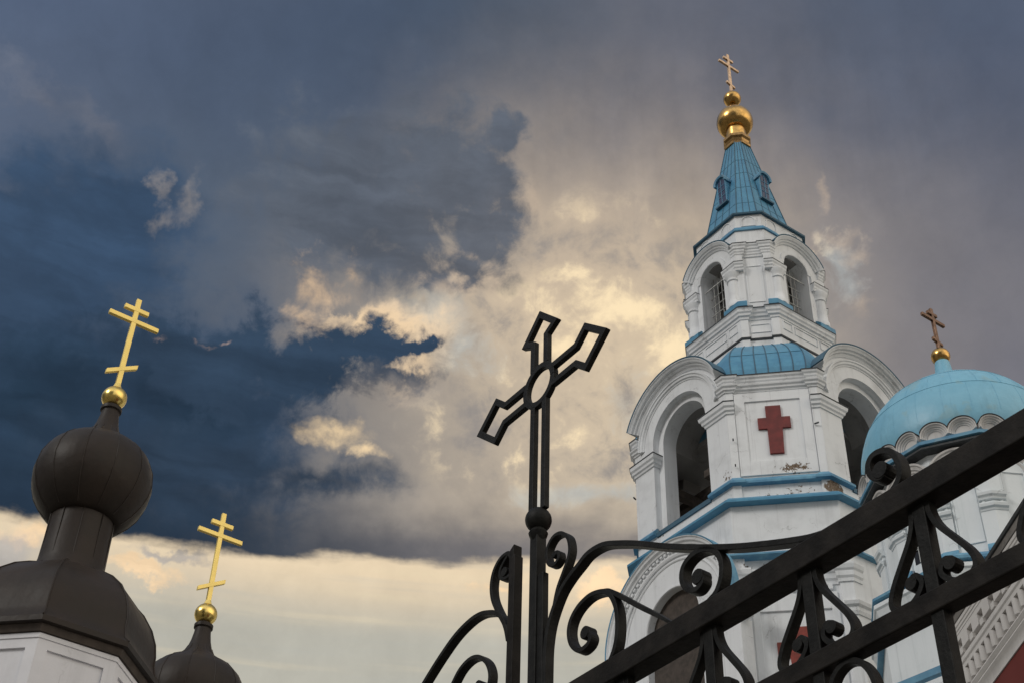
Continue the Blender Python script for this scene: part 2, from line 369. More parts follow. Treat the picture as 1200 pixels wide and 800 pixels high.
# ------------------------------------------------------------------ mesh helpers
class Face:                                  # a vertical plane: s along it, z up, d out from the axis
    def __init__(s, deg): s.a = R_(deg); s.n = (math.cos(s.a), math.sin(s.a)); s.t = (-math.sin(s.a), math.cos(s.a))
    def __call__(s, ss, z, d): return Vector((d * s.n[0] + ss * s.t[0], d * s.n[1] + ss * s.t[1], z))
class Plane:                                 # same with an origin of its own
    def __init__(s, o, t, n): s.o = Vector(o); s.t = Vector(t); s.n = Vector(n)
    def __call__(s, ss, z, d): return s.o + s.t * ss + s.n * d + Vector((0, 0, z))

def arcpts(c, r, a0, a1, n, sc=0.0):
    return [(sc + r * math.cos(a0 + (a1 - a0) * i / n), c + r * math.sin(a0 + (a1 - a0) * i / n)) for i in range(n + 1)]

class MB:
    def __init__(s): s.bm = bmesh.new(); s.cut = None
    def second(s): s.cut = len(s.bm.faces)       # faces made from here on take the second material
    def face(s, vs):
        try: return s.bm.faces.new(vs)
        except ValueError: return None
    def prism(s, F, pts, d0, d1):            # outline (s, z) pushed through d0..d1
        a = [s.bm.verts.new(F(x, z, d0)) for x, z in pts]; b = [s.bm.verts.new(F(x, z, d1)) for x, z in pts]
        n = len(pts)
        s.face(b); s.face(a[::-1])
        for i in range(n): s.face((a[i], a[(i + 1) % n], b[(i + 1) % n], b[i]))
        return s
    def box(s, F, s0, s1, z0, z1, d0, d1): return s.prism(F, [(s0, z0), (s1, z0), (s1, z1), (s0, z1)], d0, d1)
    def plan(s, poly, z0, z1):               # footprint (x, y) pushed up
        a = [s.bm.verts.new((x, y, z0)) for x, y in poly]; b = [s.bm.verts.new((x, y, z1)) for x, y in poly]
        n = len(poly); s.face(b); s.face(a[::-1])
        for i in range(n): s.face((a[i], a[(i + 1) % n], b[(i + 1) % n], b[i]))
        return s
    def loft(s, rings, caps=True, closed_ring=True):
        V = [[s.bm.verts.new(p) for p in r] for r in rings]; n = len(V[0])
        for A, B in zip(V, V[1:]):
            for i in range(n if closed_ring else n - 1): s.face((A[i], A[(i + 1) % n], B[(i + 1) % n], B[i]))
        if caps: s.face(V[0][::-1]); s.face(V[-1])
        return s
    def sweep(s, path, prof, closed):        # moulding along a plan path, prof = (out, z) going round its section
        P = [Vector(p) for p in path]; n = len(P); secs = []
        for i in range(n):
            if closed: a, b, c = P[i - 1], P[i], P[(i + 1) % n]
            else: a, b, c = P[max(i - 1, 0)], P[i], P[min(i + 1, n - 1)]
            e1 = (b - a); e2 = (c - b)
            if e1.length < 1e-6: e1 = e2
            if e2.length < 1e-6: e2 = e1
            n1 = Vector((e1.y, -e1.x)).normalized(); n2 = Vector((e2.y, -e2.x)).normalized()
            mtr = (n1 + n2) / max(0.25, 1 + n1.dot(n2))
            secs.append([(b.x + mtr.x * o, b.y + mtr.y * o, z) for o, z in prof])
        V = [[s.bm.verts.new(p) for p in sec] for sec in secs]; k = len(prof)
        for i in range(n if closed else n - 1):
            A, B = V[i], V[(i + 1) % n]
            for j in range(k): s.face((A[j], B[j], B[(j + 1) % k], A[(j + 1) % k]))
        if not closed: s.face(V[0]); s.face(V[-1][::-1])
        return s
    def arc(s, F, cz, prof, a0=0.0, a1=180.0, n=32, sc=0.0):   # moulding round an arch, prof = (radius, d)
        k = len(prof); V = []
        for i in range(n + 1):
            t = R_(a0 + (a1 - a0) * i / n)
            V.append([s.bm.verts.new(F(sc + r * math.cos(t), cz + r * math.sin(t), d)) for r, d in prof])
        for A, B in zip(V, V[1:]):
            for j in range(k): s.face((A[j], B[j], B[(j + 1) % k], A[(j + 1) % k]))
        s.face(V[0]); s.face(V[-1][::-1])
        return s
    def lathe(s, prof, n=32, o=(0, 0), a0=0.0):
        V = []
        for r, z in prof:
            V.append([s.bm.verts.new((o[0] + r * math.cos(a0 + 2 * math.pi * i / n), o[1] + r * math.sin(a0 + 2 * math.pi * i / n), z)) for i in range(n)])
        for A, B in zip(V, V[1:]):
            for i in range(n): s.face((A[i], A[(i + 1) % n], B[(i + 1) % n], B[i]))
        s.face(V[0][::-1]); s.face(V[-1])
        return s
    def bar(s, p, q, w, h, up=(0, 0, 1)):
        p, q = Vector(p), Vector(q); d = (q - p).normalized(); upv_ = Vector(up)
        if abs(d.dot(upv_)) > 0.98: upv_ = Vector((1, 0, 0))
        x = d.cross(upv_).normalized(); y = x.cross(d).normalized()
        R = [[c + x * sx * w / 2 + y * sy * h / 2 for sx, sy in ((-1, -1), (1, -1), (1, 1), (-1, 1))] for c in (p, q)]
        return s.loft(R)
    def tube(s, pts, r, n=8, taper=None):
        pts = [Vector(p) for p in pts]; R = []; x = None
        for i, p in enumerate(pts):
            d = (pts[min(i + 1, len(pts) - 1)] - pts[max(i - 1, 0)]).normalized()
            if x is None: x = d.cross(Vector((0.3, 0.2, 1)) if abs(d.z) < 0.9 else Vector((1, 0, 0))).normalized()
            x = (x - d * x.dot(d)).normalized(); y = d.cross(x)
            rr = r if taper is None else taper[i]
            R.append([p + x * rr * math.cos(2 * math.pi * k / n) + y * rr * math.sin(2 * math.pi * k / n) for k in range(n)])
        return s.loft(R)
    def ribbon(s, F, pts, w, dep, taper=None):  # flat bar bent in the plane F: pts (s, z), w in the plane, dep across it
        n = len(pts); R = []
        for i in range(n):
            a, b = pts[max(i - 1, 0)], pts[min(i + 1, n - 1)]
            tx, tz = b[0] - a[0], b[1] - a[1]; L = math.hypot(tx, tz) or 1; nx, nz = -tz / L, tx / L
            ww = (w if taper is None else w * taper[i]) / 2; x, z = pts[i]
            R.append([F(x + nx * ww, z + nz * ww, -dep / 2), F(x - nx * ww, z - nz * ww, -dep / 2), F(x - nx * ww, z - nz * ww, dep / 2), F(x + nx * ww, z + nz * ww, dep / 2)])
        return s.loft(R)
    def sphere(s, c, r, nu=28, nv=16, squash=1.0):
        prof = []
        c = Vector(c); V = []
        for j in range(nv + 1):
            t = -math.pi / 2 + math.pi * j / nv; rr = max(r * math.cos(t), 1e-4)
            V.append([s.bm.verts.new(c + Vector((rr * math.cos(2 * math.pi * i / nu), rr * math.sin(2 * math.pi * i / nu), r * squash * math.sin(t)))) for i in range(nu)])
        for A, B in zip(V, V[1:]):
            for i in range(nu): s.face((A[i], A[(i + 1) % nu], B[(i + 1) % nu], B[i]))
        return s
    def build(s, name, m_, parent=None, bevel=0.0, smooth=None, loc=None, label=None, m2=None):
        bm = s.bm
        bmesh.ops.recalc_face_normals(bm, faces=bm.faces)
        me = bpy.data.meshes.new(name); bm.to_mesh(me); bm.free()
        me.materials.append(m_)
        if m2 is not None and s.cut is not None:
            me.materials.append(m2)
            for i_, p_ in enumerate(me.polygons):
                if i_ >= s.cut: p_.material_index = 1
        o = bpy.data.objects.new(name, me); col.objects.link(o)
        if parent: o.parent = parent
        if loc: o.location = loc
        if bevel:
            b = o.modifiers.new("bevel", 'BEVEL'); b.width = bevel; b.segments = 2; b.limit_method = 'ANGLE'; b.angle_limit = R_(40)
        if smooth:
            for p in me.polygons: p.use_smooth = True
            try: me.set_sharp_from_angle(angle=R_(smooth))
            except Exception: pass
        if label: o["label"] = label
        return o

def thing(name, label, cat, loc, rotz=0.0, group=None):
    o = bpy.data.objects.new(name, None); col.objects.link(o)
    o.location = loc; o.rotation_euler = (0, 0, rotz); o.empty_display_size = 0.5
    o["label"] = label; o["category"] = cat
    if group: o["group"] = group
    return o

def copy_tree(o, parent=None):
    c = o.copy(); col.objects.link(c)
    if parent: c.parent = parent
    for ch in list(o.children): copy_tree(ch, c)
    return c

def octplan(R, h):
    P = []
    for k in range(4):
        F = Face(90 * k); P += [F(-h, 0, R).to_2d()[:], F(h, 0, R).to_2d()[:]]
    return P
def recplan(R, h, e, ret):                   # octagon whose four corner faces sit back between narrow returns
    P = []
    for k in range(4):
        F = Face(90 * k); G = Face(90 * k + 90); C = Face(90 * k + 45)
        A = F(h, 0, R).to_2d(); B = G(-h, 0, R).to_2d(); u = (B - A).normalized(); mi = -Vector(C.n) * e
        P += [F(-h, 0, R).to_2d(), A, A + u * ret, A + u * ret + mi, B - u * ret + mi, B - u * ret]
    return [tuple(p) for p in P]
def cornerpath(k, R, h, e, ret, side):       # path round corner k: from the main face, over both returns, to the next main face
    F = Face(90 * k); G = Face(90 * k + 90); C = Face(90 * k + 45)
    A = F(h, 0, R).to_2d(); B = G(-h, 0, R).to_2d(); u = (B - A).normalized(); mi = -Vector(C.n) * e
    P = [F(h - side, 0, R).to_2d(), A, A + u * ret, A + u * ret + mi, B - u * ret + mi, B - u * ret, B, G(-h + side, 0, R).to_2d()]
    return [tuple(p) for p in P]
def shift(poly, out):
    P = [Vector(p) for p in poly]; n = len(P); Q = []
    for i in range(n):
        e1 = P[i] - P[i - 1]; e2 = P[(i + 1) % n] - P[i]
        n1 = Vector((e1.y, -e1.x)).normalized(); n2 = Vector((e2.y, -e2.x)).normalized()
        mt = (n1 + n2) / max(0.25, 1 + n1.dot(n2)); Q.append(tuple(P[i] + mt * out))
    return Q
MAIN = [Face(90 * k) for k in range(4)]
CHAM = [Face(90 * k + 45) for k in range(4)]

def orthodox_cross(parent, m_, z0, z1, zs, zb, zf, ls, lb, lf, w, dep, rise, yaw=0.0):
    # three-barred cross: bars run along local X after the yaw
    a = R_(yaw); X = Vector((math.cos(a), math.sin(a), 0)); Y = Vector((-math.sin(a), math.cos(a), 0))
    F = Plane((0, 0, 0), X, -Y)
    post = MB().box(F, -w / 2, w / 2, z0, z1, -dep / 2, dep / 2).build("cross", m_, parent, bevel=w * 0.06)
    for L, z in ((ls, zs), (lb, zb)):
        MB().box(F, -L / 2, L / 2, z - w / 2, z + w / 2, -dep / 2 - 0.004, dep / 2 + 0.004).build("crossbar", m_, post, bevel=w * 0.06)
    MB().prism(F, [(-lf / 2, zf - rise / 2 - w / 2), (lf / 2, zf + rise / 2 - w / 2), (lf / 2, zf + rise / 2 + w / 2), (-lf / 2, zf - rise / 2 + w / 2)],
               -dep / 2 - 0.004, dep / 2 + 0.004).build("footrest_bar", m_, post, bevel=w * 0.06)
    return post
# ------------------------------------------------------------------ ground
gp = MB(); v = [gp.bm.verts.new(p) for p in ((-1500, -1500, 0), (1500, -1500, 0), (1500, 1500, 0), (-1500, 1500, 0))]; gp.face(v)
ground = gp.build("ground", GRASS); ground["kind"] = "structure"

# ------------------------------------------------------------------ bell tower
BT = thing("bell_tower", "tall white bell tower with blue tent spire, gold orbs and red wall crosses", "bell tower",
           (60 * math.sin(R_(12.67)), 60 * math.cos(R_(12.67)), 0), R_(34.54))
def K(R, h): return (R + h) / math.sqrt(2)

# lower shaft
sp = recplan(6.6, 3.15, 0.2, 0.55)
MB().plan(sp, 0, 34.5).build("wall", WHITE, BT, bevel=0.03)
for k in range(4):
    MB().sweep(cornerpath(k, 6.6, 3.15, 0.2, 0.55, .5 if k in (0, 1, 2) else 1.6), [(-.1, 32.95), (.05, 32.95), (.06, 33.1), (.12, 33.2), (.13, 33.42), (.19, 33.5), (.24, 33.68), (.24, 33.76), (-.1, 33.8)], False).build("cornice", WHITE, BT)
for k in range(4):                          # rows of dentils and dots under the cornice on the corner faces
    mb = MB(); C = CHAM[k]; kk = K(6.6, 3.15)
    for i in range(-5, 6):
        mb.box(C, i * .3 - .09, i * .3 + .09, 32.72, 32.96, kk - .25, kk - .2 + .12)
    mb.build("dentil_band", WHITE, BT)
MB().sweep(octplan(6.62, 3.18), [(-.3, 34.64), (.0, 34.60), (.24, 34.44), (.24, 34.36), (-.3, 34.32)], True).build("ledge", BLUEDGE, BT)
MB().plan(octplan(6.45, 3.2), 34.35, 37.2).build("wall", WHITE, BT, bevel=0.03)
for k in range(4):
    C = CHAM[k]; kk = K(6.6, 3.15)
    # corner face: sunk panel framed by flat borders, and its cross
    mb = MB()
    for (s0, s1, z0, z1) in ((-1.75, -1.45, 20, 32.6), (1.45, 1.75, 20, 32.6), (-1.45, 1.45, 31.84, 32.6), (-1.45, 1.45, 20, 26.6)):
        mb.box(C, s0, s1, z0, z1, kk - .25, kk - .12)
    mb.build("panel_frame", WHITE, BT, bevel=0.015)
    MB().prism(C, [(-.36, 28.2), (.36, 28.2), (.42, 29.75), (.9, 29.72), (.9, 30.42), (.42, 30.42), (.42, 31.08), (-.42, 31.08), (-.42, 30.42), (-.9, 30.42), (-.9, 29.72), (-.42, 29.75)],
               kk - .22, kk - .12).build("wall_cross", REDWORN, BT, bevel=0.01, label="worn orange red cross low on the tower")
    for sd_ in (-1, 1):
        mb = MB(); F = MAIN[k]; G = MAIN[(k + 1) % 4]
        A = F(3.15, 0, 6.6).to_2d(); B = G(-3.15, 0, 6.6).to_2d(); uu = (B - A).normalized()
        path = [F(2.2, 0, 6.6).to_2d(), A, A + uu * .5] if sd_ < 0 else [B - uu * .5, B, G(-2.2, 0, 6.6).to_2d()]
        mb.sweep([tuple(p) for p in path], [(-.05, 31.4), (.05, 31.4), (.1, 31.55), (.1, 31.72), (.2, 31.8), (.24, 31.95), (-.05, 32.0)], False)
        mb.build("capital", WHITE, BT)

# porches with round gables on the main faces
PZ, PO = 32.45, 32.62
for k in (1, 2):
    F0 = MAIN[k]
    F = (lambda F0: (lambda s_, z_, d_: F0(s_ + (-.25 if F0 is MAIN[2] else 0), z_, d_ - .62)))(F0)
    out = [(-3.7, 0), (-1.72, 0), (-1.72, PO)] + arcpts(PO, 1.72, math.pi, 0, 28)[1:-1] + [(1.72, PO), (1.72, 0), (3.7, 0)] + arcpts(PZ, 3.7, 0, math.pi, 40)
    pw = MB().prism(F, out, 6.9, 7.6).build("porch", WHITE, BT)
    MB().prism(F, [(-1.75, 0), (1.75, 0), (1.75, PO)] + arcpts(PO, 1.75, 0, math.pi, 28)[1:-1] + [(-1.75, PO)], 7.0, 7.26).build("porch_shade_plate", WOOD, pw)  # no timber here: dark plate painted in for the shade inside the arch
    MB().arc(F, PZ, [(3.34, 7.55), (3.34, 7.68), (3.42, 7.72), (3.5, 7.72), (3.52, 7.66), (3.70, 7.68), (3.72, 7.82), (3.80, 7.85), (3.86, 7.95), (3.96, 7.98), (4.0, 8.05), (4.03, 8.05), (4.03, 7.5)], -4, 184, 48).build("archivolt", WHITE, pw)
    MB().arc(F, PZ, [(4.03, 8.06), (4.09, 8.08), (4.09, 7.52), (4.03, 7.52)], -4, 184, 48).build("roof", BLUEDGE, pw)
    mb = MB()
    for i in range(44):
        t = R_(3 + 174 * i / 43); rr = 3.6
        c = (rr * math.cos(t), PZ + rr * math.sin(t)); e = (math.cos(t), math.sin(t)); tt = (-e[1], e[0])
        off = .06 if i % 2 else 0
        mb.prism(F, [(c[0] + e[0] * a_ + tt[0] * b_, c[1] + e[1] * a_ + tt[1] * b_) for a_, b_ in ((-.06 + off, -.075), (.08, -.075), (.08, .075), (-.06 + off, .075))], 7.6, 7.79)
    mb.build("dentil_band", WHITE, pw)
    MB().arc(F, PZ, [(3.12, 7.55), (3.12, 7.63), (3.17, 7.66), (3.22, 7.63), (3.22, 7.55)], 0, 180, 40).build("moulding", WHITE, pw)
    MB().arc(F, PO, [(1.70, 7.55), (1.70, 7.62), (1.73, 7.66), (1.80, 7.66), (1.83, 7.62), (1.83, 7.55)], 0, 180, 32).build("moulding", WHITE, pw)
    for s_ in (-1, 1):
        mb = MB(); mb.box(F, s_ * 4.05 - .5, s_ * 4.05 + .5, 31.55, 31.75, 7.2, 7.9); mb.box(F, s_ * 4.05 - .6, s_ * 4.05 + .6, 31.75, 31.95, 7.1, 8.02)
        mb.box(F, s_ * 4.05 - .4, s_ * 4.05 + .4, 31.2, 31.55, 7.2, 7.8); mb.build("capital", WHITE, pw, bevel=0.02)
        MB().box(F, s_ * 3.75 - .32, s_ * 3.75 + .32, 0, 31.2, 7.0, 7.66).build("pilaster", WHITE, pw, bevel=0.02)

# second blue ledge and the parapet under the belfry
MB().sweep(octplan(6.5, 3.22), [(-.3, 37.46), (.02, 37.42), (.33, 37.14), (.33, 37.03), (-.3, 36.98)], True).build("ledge", BLUE, BT)
MB().plan(recplan(6.2, 3.25, 0.1, 0.36), 37.2, 38.28).build("wall", WHITE, BT, bevel=0.02)
for k in range(4):
    F = MAIN[k]
    MB().sweep(cornerpath(k, 6.2, 3.25, 0.1, 0.36, 1.38), [(-.1, 38.64), (.0, 38.62), (.24, 38.34), (.24, 38.22), (-.1, 38.18)], False).build("ledge", BLUEDGE, BT)
    MB().box(F, -1.86, 1.86, 38.1, 38.34, 5.2, 6.27).build("sill", NAVY, BT, bevel=0.01)

# belfry: four arched walls, four corner piers
BZ = 43.35
for k in range(4):
    F = MAIN[k]
    out = [(-3.25, 38.26), (-1.88, 38.26), (-1.88, BZ)] + arcpts(BZ, 1.88, math.pi, 0, 32)[1:-1] + [(1.88, BZ), (1.88, 38.26), (3.25, 38.26)] + arcpts(BZ, 3.25, 0, math.pi, 48)
    MB().prism(F, out, 5.3, 6.2).build("belfry_wall", WHITE, BT)
    out = [(-1.95, 38.26), (-1.52, 38.26), (-1.52, BZ)] + arcpts(BZ, 1.52, math.pi, 0, 32)[1:-1] + [(1.52, BZ), (1.52, 38.26), (1.95, 38.26), (1.95, BZ)] + arcpts(BZ, 1.95, 0, math.pi, 32)[1:-1] + [(-1.95, BZ)]
    MB().prism(F, out, 5.05, 5.86).build("arch_reveal", WHITE, BT)
    gb = MB().arc(F, BZ, [(3.0, 6.15), (3.0, 6.27), (3.06, 6.33), (3.12, 6.36), (3.14, 6.46), (3.22, 6.5), (3.24, 6.6), (3.32, 6.66), (3.36, 6.72), (3.4, 6.72), (3.4, 6.0)], 22, 158, 56).build("gable_moulding", WHITE, BT)
    MB().arc(F, BZ, [(3.40, 6.73), (3.45, 6.75), (3.47, 6.75), (3.47, 3.6), (3.40, 3.6)], 22.5, 157.5, 56).build("gable_roof", NAVY, gb)
    MB().arc(F, BZ, [(2.5, 6.15), (2.5, 6.235), (2.56, 6.25), (2.6, 6.32), (2.7, 6.34), (2.73, 6.39), (2.8, 6.4), (2.82, 6.15)], 0, 180, 56).build("gable_moulding", WHITE, BT)
    MB().arc(F, BZ, [(3.38, 6.1), (3.38, 3.6), (2.6, 3.6), (2.6, 6.1)], 24, 156, 40).build("gable_vault", WHITE, BT)
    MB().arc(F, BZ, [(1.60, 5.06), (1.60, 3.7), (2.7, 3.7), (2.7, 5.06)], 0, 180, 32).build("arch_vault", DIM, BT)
    # corner pier between this face and the next
    G = MAIN[(k + 1) % 4]
    rp = recplan(6.2, 3.25, 0.1, 0.36)[6 * k:6 * k + 6]
    pier = [F(3.25, 0, 5.3).to_2d()[:]] + rp[1:6] + [G(-3.25, 0, 6.2).to_2d()[:], G(-3.25, 0, 5.3).to_2d()[:]]
    MB().plan(pier, 38.27, 44.24).build("corner_pier", WHITE, BT, bevel=0.02)
    C = CHAM[k]; kk = K(6.2, 3.25) - .1
    mb = MB()
    for (s0, s1, z0, z1) in ((-1.7, -1.25, 38.7, 43.3), (1.25, 1.7, 38.7, 43.3), (-1.25, 1.25, 42.8, 43.3), (-1.25, 1.25, 38.7, 39.46)):
        mb.box(C, s0, s1, z0, z1, kk - .03, kk + .07)
    mb.build("panel_frame", WHITE, BT, bevel=0.012)
    MB().prism(C, [(-.33, 39.8), (.30, 39.8), (.35, 41.18), (.73, 41.18), (.73, 41.8), (.35, 41.8), (.35, 42.46), (-.34, 42.46), (-.34, 41.8), (-.73, 41.8), (-.73, 41.18), (-.33, 41.18)],
               kk - .02, kk + .1).build("wall_cross", REDPAINT, BT, bevel=0.01, label="deep red cross on the belfry pier")
    en = MB()
    en.sweep(cornerpath(k, 6.2, 3.25, 0.1, 0.36, .42), [(-.1, 43.34), (.05, 43.36), (.07, 43.43), (.14, 43.48), (.16, 43.57), (.23, 43.64), (.25, 43.71), (-.1, 43.75)], False)
    en.sweep(cornerpath(k, 6.2, 3.25, 0.1, 0.36, .36), [(-.1, 43.80), (.05, 43.82), (.07, 43.90), (.13, 43.96), (.15, 44.05), (.22, 44.12), (.25, 44.22), (-.1, 44.26)], False)
    en.build("cornice", WHITE, BT)
    MB().sweep(cornerpath(k, 6.2, 3.25, 0.1, 0.36, .36), [(-.1, 44.265), (.28, 44.225), (.28, 44.26), (-.1, 44.31)], False).build("flashing", DARKROOF, BT)
    A = F(3.25, 0, 6.2).to_2d(); B = G(-3.25, 0, 6.2).to_2d(); uu = (B - A).normalized()
    pr = [(-.05, 42.12), (.06, 42.14), (.08, 42.24), (.15, 42.3), (.17, 42.42), (.24, 42.5), (.27, 42.68), (-.05, 42.72)]
    for path in ([F(1.88, 0, 5.75).to_2d(), F(1.88, 0, 6.2).to_2d(), A, A + uu * .36], [B - uu * .36, B, G(-1.88, 0, 6.2).to_2d(), G(-1.88, 0, 5.75).to_2d()]):
        cp = MB().sweep([tuple(p) for p in path], pr, False).build("capital", WHITE, BT)
        MB().sweep([tuple(p) for p in path], [(-.05, 42.73), (.29, 42.69), (.29, 42.74), (-.05, 42.79)], False).build("flashing", DARKROOF, cp)
    # iron cramps left in the corner
    mb = MB()
    for z in (39.2, 40.6): mb.bar(C(-1.9, z, kk + .16), C(-1.9, z, kk + .3), .06, .05)
    mb.bar(C(1.75, 41.2, kk + .16), C(1.95, 41.2, kk + .25), .06, .05)
    mb.build("iron_cramp", DARKROOF, BT)
MB().plan(octplan(5.25, 2.6), 38.0, 38.24).build("belfry_floor", WOOD, BT)
for k in range(4):
    F = MAIN[k]; G = MAIN[(k + 1) % 4]
    cs = [F(1.66, 0, 3.6), F(1.66, 0, 5.25), F(2.95, 0, 5.25), G(-2.95, 0, 5.25), G(-1.66, 0, 5.25), G(-1.66, 0, 3.6)]
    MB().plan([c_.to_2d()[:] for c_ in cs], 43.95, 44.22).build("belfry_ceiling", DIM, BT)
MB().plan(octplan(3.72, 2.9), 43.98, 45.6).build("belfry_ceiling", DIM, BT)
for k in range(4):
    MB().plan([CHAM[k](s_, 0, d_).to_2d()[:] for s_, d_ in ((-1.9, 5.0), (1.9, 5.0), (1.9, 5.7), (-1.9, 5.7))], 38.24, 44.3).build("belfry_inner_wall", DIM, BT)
for y_ in (-2.4, 0.2, 2.4):
    MB().box(Plane((0, y_, 0), (1, 0, 0), (0, 1, 0)), -4.4, 4.4, 41.4, 41.8, -.2, .2).build("beam", WOOD, BT, bevel=0.02)
    MB().box(Plane((0, y_, 0), (1, 0, 0), (0, 1, 0)), -.2, .2, 38.24, 41.4, -.2, .2).build("beam", WOOD, BT, bevel=0.02)
for x_ in (-2.8, 2.8):
    MB().box(Plane((x_, 0, 0), (0, 1, 0), (-1, 0, 0)), -4.4, 4.4, 41.8, 42.2, -.2, .2).build("beam", WOOD, BT, bevel=0.02)

# blue bulging roof up to the small belfry
N = 12
def roofplan(f):
    R = 5.96 + (3.50 - 5.96) * f; h = 3.54 + (1.60 - 3.54) * f
    kx = 1 + 0.62 * math.sin(math.pi * min(1, f * 1.0)) ** .8 / 6.0
    z = 44.33 + (48.62 - 44.33) * f
    return R * kx, h * kx, z
rings = []
for i in range(N + 1):
    R, h, z = roofplan(i / N); hi = min(h - .05, 2.55 - .9 * i / N); ri = min(3.72, R - .15)
    ring = []
    for k in range(4):
        F = MAIN[k]
        ring += [F(s_, z, d_) for s_, d_ in ((-h, R), (-hi, R), (-hi, ri), (hi, ri), (hi, R), (h, R))]
    rings.append(ring)
rings = [[Vector((p.x, p.y, p.z - .07)) for p in rings[0]]] + rings
mb = MB().loft(rings, caps=True)
mb.second()
for k in range(4):                            # standing seams on the corner slopes
    C = CHAM[k]
    for j in range(-3, 4):
        pts = []
        for i in range(N + 1):
            R, h, z = roofplan(i / N)
            half = (R - h) / math.sqrt(2); pts.append(C(half * j / 3.0 * (1.0 if abs(j) < 3 else .995), z, K(R, h) + .012))
        mb.tube(pts, 0.03, 5)
    for i in (5,):
        R, h, z = roofplan(i / N); half = (R - h) / math.sqrt(2)
        mb.tube([C(-half, z, K(R, h) + .01), C(half, z, K(R, h) + .01)], .012, 5)
mb.build("roof", BLUE, BT, m2=NAVY)

# upper belfry
up_ = recplan(3.22, 1.86, 0.13, 0.38)
MB().plan(up_, 47.6, 50.45).build("wall", WHITE, BT, bevel=0.02)
MB().sweep(up_, [(-.05, 49.06), (.05, 49.08), (.07, 49.18), (-.05, 49.24)], True).build("string_course", DARKROOF, BT)
mb = MB()
def frame(mb, F, s0, s1, z0, z1, d, w=.035, t=.04):
    for a in ((s0, s1, z0, z0 + w), (s0, s1, z1 - w, z1), (s0, s0 + w, z0 + w, z1 - w), (s1 - w, s1, z0 + w, z1 - w)):
        mb.box(F, a[0], a[1], a[2], a[3], d - .02, d + t)
for k in range(4):
    for s0, s1 in ((-1.62, -.98), (-.8, .8), (.98, 1.62)):
        mb = MB(); frame(mb, MAIN[k], s0, s1, 49.72, 50.25, 3.22); mb.build("panel_frame", WHITE, BT)
    mb = MB(); frame(mb, CHAM[k], -.5, .5, 49.55, 50.1, K(3.22, 1.86) - .13); mb.build("panel_frame", WHITE, BT)
MB().sweep(up_, [(-.1, 50.36), (.04, 50.38), (.06, 50.5), (.14, 50.56), (.16, 50.68), (.22, 50.76), (.24, 50.9), (.29, 50.98), (-.1, 51.02)], True).build("cornice", WHITE, BT)
MB().sweep(up_, [(-.6, 51.03), (.31, 50.985), (.31, 51.03), (-.6, 51.07)], True).build("flashing", DARKROOF, BT)
UZ = 54.8
